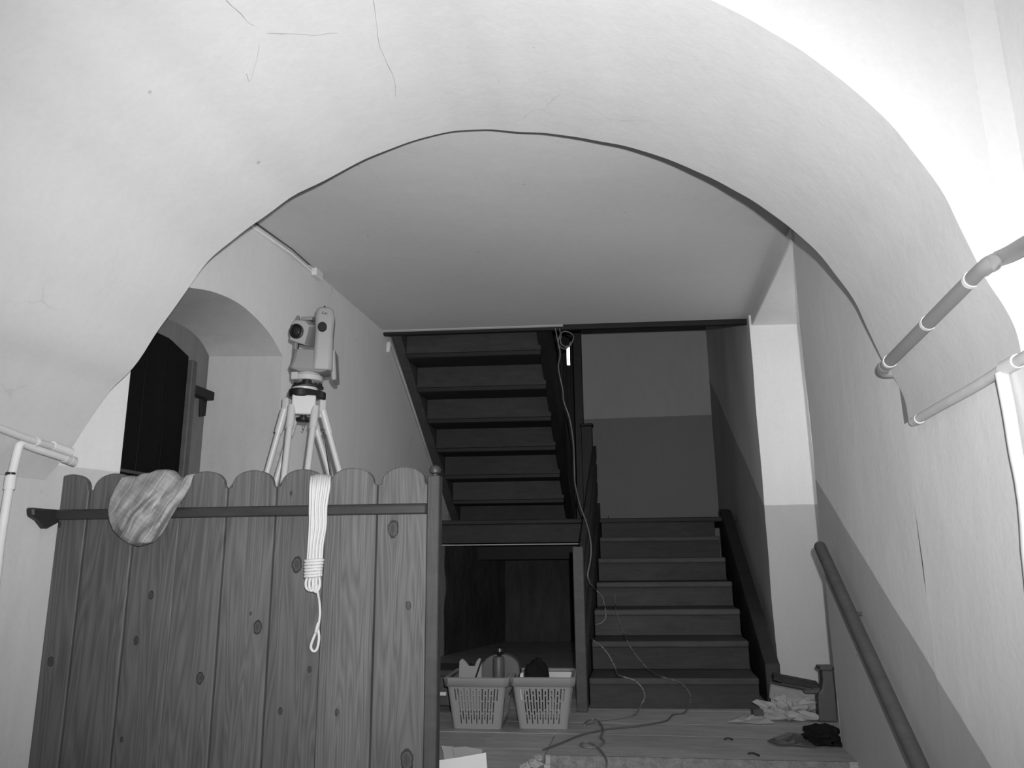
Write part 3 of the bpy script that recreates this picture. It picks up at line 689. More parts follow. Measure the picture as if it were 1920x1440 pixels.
G().lathe([(.007, 0), (.007, .02)], (HX + .083, TY + .02, HZ - .135), (0, -1, 0), 10).build('hinge_bolt', 'steel', tr, smooth=40)

ib = Vector((HX + .010, TY, HZ + .042))
ts = thing('total_station', ib, 'grey electronic survey instrument with black eyepiece lens mounted on the tripod', 'instrument')
M = Matrix.Translation(ib) @ Matrix.Rotation(math.radians(21), 4, 'Z') @ Matrix.Diagonal((1, 1, 1.13, 1))
M2 = M @ Matrix.Translation((.012, 0, 0))
def L(gm, name, mat, parent=ts, **kw): return gm.xf(M if 'tribrach' in name or name in ('foot_screw', 'lock_lever') else M2).build(name, mat, parent, **kw)
tri = []
for k in range(36):
    an = 2 * math.pi * k / 36; r = .062 + .008 * math.cos(3 * (an + math.pi / 2)); tri.append((r * math.cos(an), r * math.sin(an), 0.0))
tb_ = L(G().prism(tri, (0, 0, .007)), 'tribrach_plate', 'black_plastic', smooth=40)
for k in range(3):
    an = -math.pi / 2 + 2 * math.pi * k / 3
    L(G().lathe([(.012, .005), (.019, .006), (.019, .020), (.012, .022)], (.046 * math.cos(an), .046 * math.sin(an), 0), n=16), 'foot_screw', 'black_plastic', tb_, smooth=30)
L(G().lathe([(.030, .006), (.030, .024)], (0, 0, 0), n=20), 'tribrach_core', 'steel', tb_, smooth=40)
L(G().lathe([(.058, .021), (.062, .023), (.062, .040), (.056, .042), (.050, .050), (.048, .055)], (0, 0, 0), n=32), 'tribrach_top', 'instrument_light', tb_, smooth=35)
g = G(); obox(g, (-.047, -.040, .034), ((1, -.3, 0), (.3, 1, 0), (0, 0, 1)), (.014, .016, .014)); L(g, 'lock_lever', 'instrument_light', tb_, bevel=.003)
# housing base: flared block
def loft(g, rings):
    m = len(rings[0]); vs = [p for r in rings for p in r]
    fs = [(i*m+k, i*m+(k+1)%m, (i+1)*m+(k+1)%m, (i+1)*m+k) for i in range(len(rings)-1) for k in range(m)]
    fs += [tuple(range(m))[::-1], tuple((len(rings)-1)*m+k for k in range(m))]
    return g.add(vs, fs)
def rr(x0, x1, y0, y1, z, c=.012): return [(x0+c,y0,z),(x1-c,y0,z),(x1,y0+c,z),(x1,y1-c,z),(x1-c,y1,z),(x0+c,y1,z),(x0,y1-c,z),(x0,y0+c,z)]
L(loft(G(), [rr(-.052, .05, -.05, .06, .050), rr(-.088, .088, -.058, .075, .062), rr(-.078, .084, -.058, .075, .085), rr(-.070, .080, -.054, .068, .135)]), 'housing_base', 'instrument_dark', smooth=25, bevel=.004)
# right standard: tall front block with the drive knob
yk = L(loft(G(), [rr(.004, .086, -.066, .06, .058), rr(.008, .086, -.070, .062, .11), rr(.012, .084, -.070, .062, .20), rr(.008, .088, -.066, .058, .262), rr(.012, .080, -.056, .045, .292), rr(.022, .066, -.044, .03, .302)]), 'standard', 'instrument_grey', smooth=25, bevel=.004)
L(G().lathe([(.0175, 0), (.0185, .004), (.0185, .012), (.016, .015)], (.040, -.068, .215), (0, -1, 0), 28), 'drive_knob', 'black_plastic', yk, smooth=40)
L(G().lathe([(.004, 0), (.005, .004), (.005, .012), (.002, .015)], (.042, -.01, .300), n=10), 'sight_stud', 'black_plastic', yk, smooth=40)
# left standard, lower
L(loft(G(), [rr(-.074, -.058, -.04, .06, .12, .006), rr(-.074, -.056, -.03, .05, .24, .006), rr(-.070, -.058, -.02, .04, .27, .005)]), 'standard', 'instrument_dark', smooth=25, bevel=.003)
# telescope tilted to the lower left
TM = Matrix.Translation((-.024, 0, .205)) @ Matrix.Rotation(math.radians(-16), 4, 'Z') @ Matrix.Rotation(math.radians(10), 4, 'X') @ Matrix.Rotation(math.radians(12), 4, 'Y')
te = G(); loft(te, [[(a, -.085, c) for a, c in ((-.040,-.038),(.026,-.042),(.032,.030),(.010,.045),(-.028,.042),(-.042,.028))],
                    [(a * 1.04, .0, c * 1.08) for a, c in ((-.040,-.042),(.030,-.042),(.032,.034),(.014,.048),(-.028,.044),(-.042,.03))],
                    [(a * .8, .085, c * .85) for a, c in ((-.040,-.042),(.030,-.042),(.032,.034),(.014,.048),(-.028,.044),(-.042,.03))]])
te.v = [TM @ p for p in te.v]; tel = L(te, 'telescope', 'instrument_grey', smooth=25, bevel=.004)
rg = G(); rg.lathe([(.026, -.01), (.0275, .004), (.0275, .018), (.024, .020), (.021, .018), (.020, .006)], (-.012, -.083, .0), (0, -1, 0), 32); rg.v = [TM @ p for p in rg.v]
lens = L(rg, 'lens_ring', 'black_plastic', tel, smooth=40)
rg = G(); rg.lathe([(.0195, .006), (.016, .011), (.009, .0135), (.001, .0145)], (-.012, -.083, .0), (0, -1, 0), 32); rg.v = [TM @ p for p in rg.v]; L(rg, 'lens', 'lens_glass', tel, smooth=60)
g = G(); obox(g, (-.002, .0, .056), ((1, 0, .2), (0, 1, 0), (0, 0, 1)), (.024, .035, .007)); g.v = [TM @ p for p in g.v]; L(g, 'sight_rail', 'instrument_dark', tel, bevel=.002)
# keyboard panel at the rear right
g = G(); obox(g, (.094, .045, .090), ((.12, 1, 0), (1, -.12, .12), (-.1, 0, 1)), (.055, .010, .058)); L(g, 'keyboard_panel', 'instrument_grey', bevel=.004)
# maker's name on the standard
cu = bpy.data.curves.new('maker_name', 'FONT'); cu.body = 'Leica'; cu.size = .019; cu.shear = .3; cu.align_x = 'CENTER'; cu.extrude = .0003
to = bpy.data.objects.new('tmp_text', cu); C.objects.link(to); dg = bpy.context.evaluated_depsgraph_get(); tm_ = bpy.data.meshes.new_from_object(to.evaluated_get(dg)); bpy.data.objects.remove(to)
g = G(); g.add([v.co for v in tm_.vertices], [tuple(p.vertices) for p in tm_.polygons])
TX = Matrix.Translation((.052, -.0645, .266)) @ Matrix.Rotation(math.radians(8), 4, 'Y') @ Matrix.Rotation(math.radians(72), 4, 'X')
g.v = [TX @ p for p in g.v]; L(g, 'lettering', 'black_plastic', yk)

# ------------------------------------------------------------------ BASKETS
def basket(cx, cy, rz, label):
    W0, W1, D0, D1, Hh = .107, .135, .115, .145, .212       # half sizes bottom/top, height
    bk = thing('plastic_basket', (cx, cy, 0), label, 'basket', 'slotted baskets on the floor')
    Mx = Matrix.Translation((cx, cy, .001)) @ Matrix.Rotation(rz, 4, 'Z')
    c = .014
    def ring(z, e=0.0):
        k = z / Hh; w_ = W0 + (W1 - W0) * k + e; d = D0 + (D1 - D0) * k + e; return w_, d
    def wall(side):
        g = G(); NC = 15; top = .172; bot = .022
        def P(s, z):
            w_, d = ring(z); hw = (w_ if side in (0, 2) else d) - c; off = d if side in (0, 2) else w_
            t_ = (s - .5) * 2 * hw
            return {0: Vector((t_, -off, z)), 1: Vector((off, t_, z)), 2: Vector((-t_, off, z)), 3: Vector((-off, -t_, z))}[side]
        # columns: solid strips between slot columns
        m0 = .045; pitch = (1 - 2 * m0) / NC; sw = pitch * .40
        xs_ = [0]
        for k in range(NC): xs_ += [m0 + pitch * (k + .5) - sw / 2, m0 + pitch * (k + .5) + sw / 2]
        xs_.append(1)
        zs_ = [0.0, bot, .062, .068, .078, .084, .100, .106, .116, .122, .140, top - .018, top, Hh]
        holes_a = [(bot, .062), (.068, .116), (.122, top)]; holes_b = [(.040, .078), (.084, .100 + .04), (.146, top - .01)]
        for i in range(len(xs_) - 1):
            s0, s1_ = xs_[i], xs_[i + 1]
            if i % 2 == 0: g.quad(P(s0, 0), P(s1_, 0), P(s1_, Hh), P(s0, Hh))
            else:
                k = i // 2
                hs = holes_a if k % 2 else holes_b
                if k in (0, NC - 1): hs = [(.122, top)]
                z = 0
                for a_, b_ in hs: g.quad(P(s0, z), P(s1_, z), P(s1_, a_), P(s0, a_)); z = b_
                g.quad(P(s0, z), P(s1_, z), P(s1_, Hh), P(s0, Hh))
        # rounded corner strip to the next side
        for k in range(4):
            def Q(z, j):
                w_, d = ring(z); an = -math.pi / 2 + (math.pi / 2) * j / 4
                q_ = Vector((w_ - c + c * math.cos(an), -d + c + c * math.sin(an), z))
                if side == 1: q_ = Vector((q_.x, -q_.y, z))
                if side == 2: q_ = Vector((-q_.x, -q_.y, z))
                if side == 3: q_ = Vector((-q_.x, q_.y, z))
                return q_
            g.quad(Q(0, k), Q(0, k + 1), Q(Hh, k + 1), Q(Hh, k))
        g.v = [Mx @ p for p in g.v]
        o = g.build('side_wall', 'basket_plastic', bk, solid=.003)
        return o
    for s in range(4): wall(s)
    def rrect(w_, d, z, cc): return [Vector(p) for p in ((w_-cc,-d,z),(w_,-d+cc,z),(w_,d-cc,z),(w_-cc,d,z),(-w_+cc,d,z),(-w_,d-cc,z),(-w_,-d+cc,z),(-w_+cc,-d,z))]
    g = G(); w_, d = ring(Hh)
    rs = [rrect(w_ + .010, d + .010, Hh - .030, .02), rrect(w_ + .013, d + .013, Hh + .006, .022), rrect(w_ + .007, d + .007, Hh + .009, .02), rrect(w_ - .004, d - .004, Hh + .006, .016), rrect(w_ - .004, d - .004, Hh - .006, .016)]
    vs_ = [p for r in rs for p in r]; g.add(vs_, [(i*8+k, i*8+(k+1)%8, (i+1)*8+(k+1)%8, (i+1)*8+k) for i in range(4) for k in range(8)])
    g.v = [Mx @ p for p in g.v]; g.build('rim', 'basket_plastic', bk, smooth=35, solid=.002)
    g = G(); g.add(rrect(W0, D0, .004, c), [tuple(range(8))]); g.v = [Mx @ p for p in g.v]; g.build('bottom', 'basket_plastic', bk, solid=.004)
    return bk
b1 = atZ(894, 1368, 0); b2 = atZ(1014, 1368, 0)
B1 = Vector((b1.x - .005, b1.y + .125, 0)); B2 = Vector((b2.x + .004, b2.y + .125, 0))
basket(B1.x, B1.y, math.radians(2), 'slotted grey plastic basket holding tools, nearer the partition post')
basket(B2.x, B2.y, math.radians(3), 'slotted grey plastic basket holding a black bag, nearer the stairs')
# contents of the first basket
def bpt(px, py, Y): return atY(px, py, Y)
g = G(); cy_ = B1.y - .03
pl = [(858,1262),(861,1240),(866,1235),(872,1240),(879,1249),(890,1249),(893,1240),(898,1234),(903,1237),(903,1262)]
pts = [bpt(x, y, cy_) for x, y in pl]; lowz = .06
pts[0].z = lowz; pts[-1].z = lowz
g.prism(pts, (0, .02, 0)); cp = g.build('plastic_bracket', 'basket_plastic', bevel=.002)
tag(cp, 'pale forked plastic bracket sticking out of the tool basket', 'bracket')
gc = thing('tool_case', (bpt(938, 1260, cy_).x, cy_ + .05, .05), 'arched grey plastic tool case standing in the tool basket', 'case')
g = G(); arch = []
for j in range(13):
    an = math.pi * j / 12; p = bpt(938 + 37 * math.cos(an), 1262 - 36 * math.sin(an) ** .8, cy_ + .05); arch.append(p)
a0 = Vector((B1.x + .085, arch[0].y, .05)); a1 = Vector((max(arch[-1].x, B1.x - .085), arch[0].y, .05))
g.prism([a0] + arch + [a1], (0, .06, 0)); g.build('shell', 'grey_plastic', gc, bevel=.004, smooth=35)
g = G(); p = bpt(935, 1262, cy_ + .02); g.lathe([(.026, -.15), (.028, 0), (.028, .06), (.024, .072), (.02, .074)], (p.x, p.y, p.z), n=20); g.build('drum', 'cast_iron', gc, smooth=35)
g = G(); p = bpt(937, 1226, cy_ + .06); g.lathe([(.012, -.01), (.018, 0), (.026, .012), (.024, .026), (.010, .032)], p, n=16); g.build('knob', 'black_plastic', gc, smooth=40)
g = G(); pa_, pb_ = bpt(888, 1268, cy_ - .03), bpt(905, 1232, cy_ - .03); g.tube([pa_ + Vector((-.01, 0, -.06)), pb_], .004, 8)
tag(g.build('probe_rod', 'black_plastic', smooth=40), 'thin dark rod leaning in the tool basket', 'rod')
# black bag and white card in the second basket
def blob(c, s, amp, fr, seed, nu=32, nv=18, flat=None):
    g = G(); vs = []
    for j in range(nv + 1):
        th = math.pi * j / nv
        for i in range(nu):
            ph = 2 * math.pi * i / nu; d = Vector((math.sin(th) * math.cos(ph), math.sin(th) * math.sin(ph), math.cos(th)))
            r = 1 + amp * (noise.noise(d * fr + Vector((seed, 0, 0))) + .5 * noise.noise(d * fr * 2.3 + Vector((0, seed, 0))))
            p = Vector((d.x * s[0] * r, d.y * s[1] * r, d.z * s[2] * r)); p += Vector(c)
            if flat is not None and p.z < flat: p.z = flat
            vs.append(p)
    g.add(vs, [(j*nu+i, j*nu+(i+1)%nu, (j+1)*nu+(i+1)%nu, (j+1)*nu+i) for j in range(nv) for i in range(nu)]); return g
bg = bpt(1004, 1262, B2.y)
g = blob((bg.x, B2.y - .01, .165), (.072, .085, .115), .25, 1.6, 3)
tag(g.build('black_bag', 'black_cloth', smooth=180), 'black fabric bag bulging out of the basket nearer the stairs', 'bag')
g = G(); p = bpt(976, 1262, B2.y - .10); g.prism([(p.x - .008, p.y, .08), (p.x + .014, p.y, .08), (p.x + .012, p.y, p.z + .002), (p.x - .002, p.y, p.z - .004)], (.0, .10, 0))
tag(g.build('white_card', 'paper_white'), 'white card tucked inside the basket beside the black bag', 'card')

# low box behind the partition post
bxp = atZ(823, 1345, 0)
bx_ = thing('wooden_box', (bxp.x - .12, 4.02, 0), 'low dark wooden box on the floor left of the baskets', 'box')
G().box((bxp.x - .3, 3.95, .03), (bxp.x + .075, 4.2, .17)).build('body', 'stringer_wood', bx_, bevel=.004)
G().box((bxp.x - .31, 3.94, .17), (bxp.x + .085, 4.21, .20)).build('lid', 'post_wood', bx_, bevel=.004)
p = atY(829, 1301, 3.94); G().box((p.x - .02, 3.940, p.z - .008), (p.x + .02, 3.95, p.z + .008)).build('paper_label', 'paper_white', bx_)
for xx in (bxp.x - .28, bxp.x + .04): G().box((xx, 3.97, .0), (xx + .03, 4.18, .03)).build('skid', 'black_wood', bx_)

# ------------------------------------------------------------------ CABLES
def stairpt(px, py, lift=.012):
    # first visible surface of the lower flight along the pixel's ray, walked as risers and treads
    d = ray(px, py).normalized(); t_ = 3.0
    while t_ < 9:
        p = EYE + d * t_
        k = math.floor((p.y - SK * (p.x - .544) - YS) / TD) + 1
        hgt = RH * k if 1 <= k <= 7 else (0 if k < 1 else RH * 7)
        if p.z < hgt: break
        t_ += .01
    p = EYE + d * (t_ - .015); p.z += lift * .5; p.y -= lift * .6; return p
g = G()
A = [atY(1041, 615, 4.60), atY(1046, 640, 4.62), atY(1050, 665, 4.64), atY(1047, 690, 4.66), atY(1055, 730, 4.7), atY(1057, 752, 4.72), atY(1068, 785, 4.75), atY(1075, 830, 4.7), atY(1077, 880, 4.65), atY(1078, 905, 4.6), atY(1087, 945, 4.5), atY(1101, 985, 4.4), atY(1108, 1020, 4.3), atY(1107, 1050, 4.25), atY(1102, 1078, 4.2), atY(1107, 1095, 4.25), atY(1118, 1109, 4.3)]
Bp = [(1118,1109),(1129,1120),(1134,1140),(1136,1158),(1129,1169),(1117,1173)]
def dense(pl, k=8): return [stairpt(p.x, p.y) for p in smooth_path([(x, y, 0) for x, y in pl], k)]
A = smooth_path(A[:-1], 6) + dense(Bp)
g.tube(A, .0042, 6)
tag(g.build('hanging_cable', 'cable_grey', smooth=60), 'grey cable hanging from the ceiling edge down past the balustrade onto the steps', 'cable')
g = G(); cc = atY(1066, 632, 4.72)
lp = [cc + Vector((.045 * math.cos(a_) + .004 * math.sin(3 * a_), .01 * math.sin(2 * a_), .055 * math.sin(a_))) for a_ in [2 * math.pi * j / 26 for j in range(52)]]
lp = [p + Vector((-.0006 * i, .0006 * i, -.0003 * i)) for i, p in enumerate(lp)]
lp = [atY(1049, 617, 4.66)] + lp[12:]
g.tube(smooth_path(lp, 2), .0045, 6)
tag(g.build('cable_loop', 'cable_grey', smooth=60), 'coiled loop of dark cable hanging at the ceiling edge', 'cable')
def fz(px, py): return atZ(px, py, .005)
g = G()
E1 = dense([(1104,1190),(1113,1203),(1126,1212),(1140,1228),(1152,1250),(1158,1266),(1172,1272),(1190,1278),(1204,1292),(1209,1308),(1203,1322)]) + [fz(*q_) for q_ in [(1190,1340),(1165,1346),(1130,1350),(1105,1356),(1095,1360),(1104,1350),(1116,1349),(1127,1358),(1131,1372),(1126,1382),(1133,1390),(1125,1398),(1105,1402),(1090,1398),(1092,1392),(1105,1392),(1119,1400),(1130,1412)]]
E1 += [atZ(1137, 1425, .004), atZ(1139, 1432, -.004) + Vector((0, -.02, 0)), atZ(1141, 1436, -.03) + Vector((0, -.12, 0)), Vector((E1[-1].x + .01, 3.12, -.14))]
g.tube(smooth_path(E1, 3), .0042, 6)
tag(g.build('floor_cable', 'cable_grey', smooth=60), 'grey cable curving down the lowest steps and looping on the floor', 'cable')
g = G()
E2 = dense([(1153,1115),(1154,1140),(1160,1163),(1170,1190),(1182,1215),(1200,1240),(1222,1262),(1250,1274),(1272,1280),(1286,1292),(1294,1306),(1293,1322)]) + [ fz(1283, 1337), fz(1262, 1340), fz(1252, 1350), fz(1235, 1355), fz(1190, 1362), fz(1140, 1367), fz(1090, 1378), fz(1055, 1392), fz(1018, 1406)]
g.tube(smooth_path(E2, 3), .0038, 6)
tag(g.build('thin_cable', 'cable_dark', smooth=60), 'thin dark cable trailing across the steps and along the floor to its edge', 'cable')

# ------------------------------------------------------------------ PIPES AND HANDRAIL
pp = thing('heating_pipe', (XR - .03, 2.0, 1.3), 'thick grey pipe running along the right side of the arch', 'pipe')
xp = XR - .045
A = [atX(1660, 686, xp), atX(1700, 646, xp), atX(1790, 557, xp), atX(1826, 521, xp)]
bpth = smooth_path([A[0], A[-1], A[-1] + (A[-1] - A[0]).normalized() * .06 + Vector((.012, 0, .004)), Vector((xp + .035, 1.60, 1.322)), Vector((xp + .04, 1.50, 1.31)), Vector((xp + .04, 1.2, 1.29)), Vector((xp + .04, -.5, 1.25))], 6)
g = G(); g.tube(bpth, .0165, 16); g.build('pipe_run', 'pipe_grey', pp, smooth=40)
e0 = A[0]; dd = (A[0] - A[-1]).normalized()
g = G(); g.tube(smooth_path([e0, e0 + dd * .025, e0 + dd * .045 + Vector((.012, 0, -.004)), e0 + dd * .05 + Vector((.06, 0, -.006))], 5), .0175, 16); g.build('elbow', 'pipe_grey', pp, smooth=40)
for q_ in ((1668, 678), (1740, 606), (1822, 525)):
    c = atX(q_[0], q_[1], xp); g = G(); g.tube([c - dd * .006, c + dd * .006], .0185, 16); g.build('collar', 'pipe_paint', pp, smooth=40)
tp_ = thing('wall_pipe', (XR - .02, 1.9, 1.09), 'thin painted pipe along the right wall below the thick grey pipe', 'pipe')
x2 = XR - .014
g = G(); g.tube(smooth_path([atX(1712, 791, x2), atX(1760, 763, x2), atX(1830, 724, x2), atX(1880, 693, x2), atX(1925, 668, x2), Vector((x2, 1.2, 1.115)), Vector((x2, -.5, 1.12))], 5), .0115, 12); g.build('pipe_run', 'pipe_wall', tp_, smooth=40)
c = atX(1722, 786, x2); g = G(); g.tube([c + Vector((0, .01, 0)), c + Vector((0, -.008, 0))], .0135, 12); g.build('collar', 'pipe_wall', tp_, smooth=40)
c = atX(1895, 684, x2); g = G(); g.tube([c + Vector((0, .03, 0)), c + Vector((0, -.03, 0))], .0145, 12); g.build('tee', 'pipe_paint', tp_, smooth=40)
g = G(); g.tube(smooth_path([atX(1878, 700, x2 - .004), atX(1892, 770, x2 - .004), atX(1905, 850, x2 - .004), atX(1922, 945, x2 - .004), Vector((x2 - .004, 1.65, .5)), Vector((x2 - .004, 1.62, -.9))], 4), .0125, 12); g.build('down_pipe', 'pipe_paint', tp_, smooth=40)
# left pipes
xl_ = xa + .092
lp1 = thing('gas_pipe', (xl_, 1.9, 1.07), 'upper pale pipe along the left wall under the vault', 'pipe')
g = G(); g.tube(smooth_path([Vector((xl_, -.5, 1.30)), Vector((xl_, 1.2, 1.17)), atX(0, 803, xl_), atX(50, 822, xl_), atX(100, 838, xl_), atX(128, 846, xl_)], 5), .0105, 12); g.build('pipe_run', 'pipe_wall', lp1, smooth=40)
c = atX(112, 841, xl_); g = G(); g.tube([c + Vector((0, -.03, .004)), c + Vector((0, .045, -.005))], .0135, 12); g.build('collar', 'pipe_paint', lp1, smooth=40)
c = atX(68, 828, xl_); g = G(); g.tube([c + Vector((0, -.004, 0)), c + Vector((0, .004, 0))], .0125, 12); g.build('collar', 'pipe_paint', lp1, smooth=40)
lp2 = thing('water_pipe', (xl_, 1.9, .3), 'lower white pipe bending down the left wall beside the partition', 'pipe')
x3 = xl_ - .012
g = G(); g.tube(smooth_path([atX(138, 864, x3), atX(110, 855, x3), atX(70, 842, x3), atX(46, 833, x3), atX(38, 833, x3), atX(34, 842, x3), atX(26, 875, x3), atX(19, 905, x3), atX(9, 965, x3), atX(-2, 1040, x3), atX(-20, 1180, x3), Vector((x3, atX(-20, 1180, x3).y, -.9))], 5), .0115, 12); g.build('pipe_run', 'pipe_paint', lp2, smooth=40)
for q_ in ((134, 863), (124, 859)):
    c = atX(*q_, x3); g = G(); g.tube([c + Vector((0, -.006, 0)), c + Vector((0, .012, -.003))], .0145, 12); g.build('collar', 'pipe_wall', lp2, smooth=40)
c = atX(19, 905, x3); g = G(); g.tube([c + Vector((0, 0, .018)), c + Vector((0, 0, -.018))], .0145, 12); g.build('joint', 'pipe_paint', lp2, smooth=40)
c = atX(20, 888, x3); g = G(); g.tube([c + Vector((0, 0, .003)), c + Vector((0, 0, -.003))], .0125, 12); g.build('clamp', 'black_plastic', lp2, smooth=40)

# handrail on the right wall
xh = XR - .055
hr = thing('handrail', (xh, 2.9, .3), 'dark round wooden handrail sloping down along the right wall', 'handrail')
h0 = atX(1537, 1024, xh); h1 = atX(1722, 1432, xh); hd_ = (h1 - h0).normalized()
g = G(); pth = [h0 - hd_ * .012, h0 - hd_ * .006, h0 + hd_ * .004] + [h0 + hd_ * (s_ * .12 + .02) for s_ in range(24)]
g.tube(pth, [.012, .019, .0225] + [.0225] * 24, 20); g.build('rail', 'handrail_wood', hr, smooth=40)
for s_ in (.35, 1.25, 2.2):
    c = h0 + hd_ * s_; g = G(); g.tube(smooth_path([c + Vector((0, 0, -.018)), c + Vector((.015, 0, -.045)), c + Vector((.055, 0, -.05))], 4), .007, 8); g.build('bracket', 'cast_iron', hr, smooth=40)

# conduit and junction box at the ceiling corner on the left
cj = atX(595, 507, -1.585)
cd = thing('electric_conduit', (-1.58, 3.2, 2.15), 'thin conduit and pale junction box along the left wall top', 'conduit')
g = G(); g.tube([Vector((XL(2.1) + .016, 2.1, cj.z)), Vector((XL(2.7) + .016, 2.7, cj.z)), Vector((XL0 + .012, 3.2, cj.z)), Vector((XL0 + .012, cj.y - .02, cj.z))], .0055, 8); g.build('cable_run', 'cable_dark', cd, smooth=40)
g = G(); g.tube([Vector((XL(2.1) + .008, 2.1, cj.z - .022)), Vector((XL(2.7) + .008, 2.7, cj.z - .022)), Vector((XL0 + .006, 3.2, cj.z - .022)), Vector((XL0 + .006, cj.y - .02, cj.z - .022))], .006, 8); g.build('conduit_tube', 'recess_plaster', cd, smooth=40)
bx2 = G().box((XL0, cj.y - .045, cj.z - .04), (XL0 + .03, cj.y + .045, cj.z + .02)).build('junction_box', 'left_plaster', cd, bevel=.005)
G().box((XL0, cj.y - .08, cj.z - .006), (XL0 + .016, cj.y - .045, cj.z + .014)).build('gland', 'recess_plaster', cd, bevel=.003)

# ------------------------------------------------------------------ THINGS ON THE FLOOR
# paper by the partition post
g = G(); p0 = atZ(815, 1436, .002)
pA = thing('paper_sheet', (-.70, 3.02, 0), 'pale folded paper sheet on the floor by the partition post', 'paper')
v = [atZ(806, 1436, .004), atZ(910, 1422, .004), atY(911, 1412, 3.11), atZ(822, 1427, .03)]
q1 = [atP(x, y, (0, 3.02, 0), (-.25, 1, 0)) for x, y in ((806,1460),(914,1446),(911,1411),(860,1420),(806,1428))]
G().add(q1, [(0, 1, 2, 3, 4)]).build('front_leaf', 'paper_white', pA, solid=.002)
q2_ = [atP(x, y, (0, 3.10, 0), (-.1, 1, .5)) for x, y in ((854,1424),(848,1402),(872,1400),(905,1406),(900,1420))]
G().add(q2_, [(0, 1, 2, 3, 4)]).build('rear_leaf', 'paper_grey', pA, solid=.002)
q3 = [atP(x, y, (0, 3.14, 0), (-.1, 1, .4)) for x, y in ((834,1426),(831,1410),(827,1398),(850,1400),(856,1424))]
G().add(q3, [(0, 1, 2, 3, 4)]).build('side_leaf', 'paper_grey', pA, solid=.002)
# broken mortar at the floor corner
for i, (px, py, s_) in enumerate([(1000, 1436, .030), (1010, 1424, .018), (985, 1441, .022)]):
    c = atZ(px, py, 0); g = blob((c.x, c.y, .004), (s_, s_ * .8, s_ * .6), .5, 2.5, i + 9, 14, 8, 0.0)
    tag(g.build('mortar_lump', 'brick_grey'), ['largest crumbled mortar lump at the floor corner by the lower steps', 'small mortar crumb right at the floor edge by the cable', 'mortar lump nearest the paper sheet'][i], 'rubble', 'mortar lumps at the floor corner')
# crumpled paper heap on the right
c = atZ(1488, 1352, 0)
g = blob((c.x - .01, c.y + .05, .035), (.115, .07, .055), .75, 2.2, 21, 30, 16, 0.002)
tag(g.build('crumpled_paper', 'paper_grey'), 'crumpled pale paper lying at the foot of the white pier', 'paper')
def flat_sheet(pix, z0, amp, seed, name, mat, label, cat, thick=.002):
    ps = [atZ(x, y, z0) for x, y in pix]; ce = sum(ps, Vector()) / len(ps); vs = [ce + Vector((0, 0, amp))]; m = len(ps); fs = []
    for k in range(3):
        f_ = (k + 1) / 3
        for i in range(m):
            p = ce + (ps[i] - ce) * f_; p.z = z0 + amp * abs(nz((i * .9, k * 1.3, seed))) * (1.6 - f_); vs.append(p)
    for i in range(m):
        fs.append((0, 1 + i, 1 + (i + 1) % m))
        for k in range(2): a_ = 1 + k * m; fs.append((a_ + i, a_ + m + i, a_ + m + (i + 1) % m, a_ + (i + 1) % m))
    g = G(); g.add(vs, fs); return tag(g.build(name, mat, solid=thick), label, cat)
flat_sheet([(1364,1354),(1385,1345),(1398,1338),(1415,1338),(1428,1344),(1445,1352),(1452,1356),(1420,1357),(1395,1355)], .004, .02, 2, 'paper_scrap', 'paper_grey', 'flat torn paper scrap on the floor in front of the lowest step', 'paper')
c = atZ(1422, 1349, 0); g = G(); obox(g, (c.x, c.y + .02, .022), ((1, .2, 0), (-.2, 1, 0), (0, 0, 1)), (.024, .02, .021)); g.lathe([(.008, .043), (.008, .048)], (c.x, c.y + .02, 0), n=10)
tag(g.build('small_block', 'cast_iron', bevel=.003), 'small dark block on the torn paper beside the lowest step', 'block')
# brick and board leaning behind the paper
c = atZ(1512, 1350, 0)
g = G(); obox(g, (c.x - .02, c.y + .22, .075), ((1, -.1, -.18), (.1, 1, 0), (.18, 0, 1)), (.105, .05, .035))
tag(g.build('loose_brick', 'brick_grey', bevel=.006), 'pale loose brick lying behind the crumpled paper', 'brick')
g = G(); obox(g, (c.x - .0, c.y + .21, .140), ((1, -.1, -.17), (.1, 1, 0), (.17, 0, 1)), (.105, .05, .014)); obox(g, (c.x - .088, c.y + .18, .156), ((1, -.1, -.3), (.1, 1, 0), (.3, 0, 1)), (.022, .06, .008))
tag(g.build('board_offcut', 'black_wood', bevel=.003), 'dark board offcut resting on the loose brick', 'board')
# dark cast stand in the corner
si = atZ(1553, 1358, 0); Ysd = si.y + .04
sd_ = thing('cast_iron_stand', (si.x, Ysd, 0), 'dark cast iron stand upright in the corner by the right wall', 'stand')
f2 = lambda x, y: atY(x, y, Ysd)
body = [f2(x, y) for x, y in ((1537,1356),(1534,1318),(1535,1300),(1541,1292),(1543,1275),(1541,1256),(1563,1256),(1569,1310),(1572,1356))]
for i in (0, -1): body[i].z = 0.0
G().prism(body, (0, .07, 0)).build('column', 'cast_iron', sd_, bevel=.008, seg=2)
fp = [f2(x, y) for x, y in ((1536,1256),(1537,1250),(1566,1250),(1566,1256))]
G().prism([p + Vector((0, -.012, 0)) for p in fp], (0, .095, 0)).build('flange', 'cast_iron', sd_, bevel=.003)
arm = [f2(x, y) for x, y in ((1541,1292),(1541,1302),(1512,1302),(1508,1297))]
G().prism([p + Vector((0, .02, 0)) for p in arm], (0, .03, 0)).build('arm', 'cast_iron', sd_, bevel=.003)
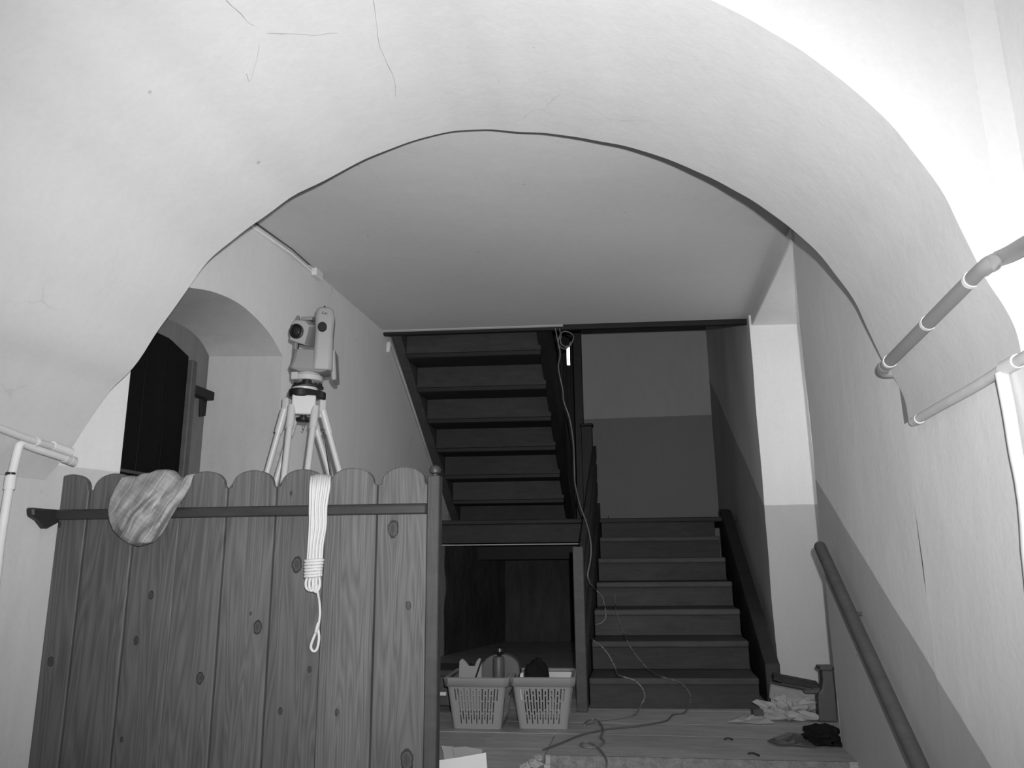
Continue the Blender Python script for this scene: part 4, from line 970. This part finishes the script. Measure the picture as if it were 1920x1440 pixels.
# black sheet and black bundle near the floor edge
flat_sheet([(1438,1391),(1452,1386),(1478,1377),(1500,1378),(1528,1380),(1536,1392),(1530,1402),(1490,1399),(1462,1399)], .003, .03, 5, 'black_plastic_sheet', 'black_sheet', 'flat black plastic sheet on the floor by the right wall', 'sheet')
c = atZ(1548, 1402, 0); g = blob((c.x, c.y + .045, .03), (.075, .055, .042), .5, 2.2, 33, 26, 14, 0.002)
tag(g.build('black_bundle', 'black_cloth', smooth=50), 'crumpled black bundle on the floor against the right wall corner', 'bundle')
for i, (a_, b_) in enumerate([((1402,1413),(1424,1417)), ((1358,1386),(1374,1387))]):
    p, q_ = atZ(*a_, .004), atZ(*b_, .004); g = G(); g.tube(smooth_path([p, (p + q_) / 2 + Vector((0, .006, .004)), q_], 4), .0035, 6)
    tag(g.build('wood_splinter', 'black_wood', smooth=60), ['dark splinter on the floor in front of the black plastic sheet', 'thin dark splinter on the floor below the torn paper scrap'][i], 'splinter', 'splinters on the floor')

# ------------------------------------------------------------------ COBWEBS on the vault
def vaultpt(px, py):
    # point on the barrel surface of the vault seen at the pixel
    d = ray(px, py); best = None
    for i in range(len(prof) - 1):
        a_, b_ = prof[i], prof[i + 1]
        e = Vector((b_.x - a_.x, b_.z - a_.z)); dd_ = Vector((d.x, d.z)); det = dd_.x * (-e.y) + e.x * dd_.y
        if abs(det) < 1e-9: continue
        rx, rz = a_.x - EYE.x, a_.z - EYE.z
        t_ = (rx * (-e.y) + e.x * rz) / det; s_ = (dd_.x * rz - dd_.y * rx) / det
        if t_ > 0 and -.001 <= s_ <= 1.001:
            best = EYE + d * t_ * .992
            if best.y < farY(best.x): return best
    return best
for i, (pth, lab) in enumerate([
    ([(424,0),(436,12),(452,26),(466,42),(478,48)], 'dark cobweb strand high on the vault, topmost of them'),
    ([(486,84),(482,112),(476,132),(468,154),(462,138)], 'hooked cobweb strand hanging on the left of the vault'),
    ([(500,62),(530,63),(565,64),(592,66),(620,62),(634,62)], 'long level cobweb strand across the upper vault'),
    ([(700,0),(706,40),(710,78),(722,110),(740,150),(742,180)], 'faint cobweb line right of the level strand on the vault')]):
    g = G(); ps = [vaultpt(*q_) for q_ in pth]
    if any(p is None for p in ps): continue
    ps = smooth_path(ps, 3); ps = [p + Vector((nz(p, 60), nz(p + Vector((3, 3, 3)), 60), 0)) * .0015 for p in ps]
    g.tube(ps, [.0002 + .0009 * max(0, nz(p, 25)) for p in ps], 5)
    tag(g.build('cobweb_strand', 'cobweb_grey'), lab, 'cobweb', 'cobwebs on the vault')
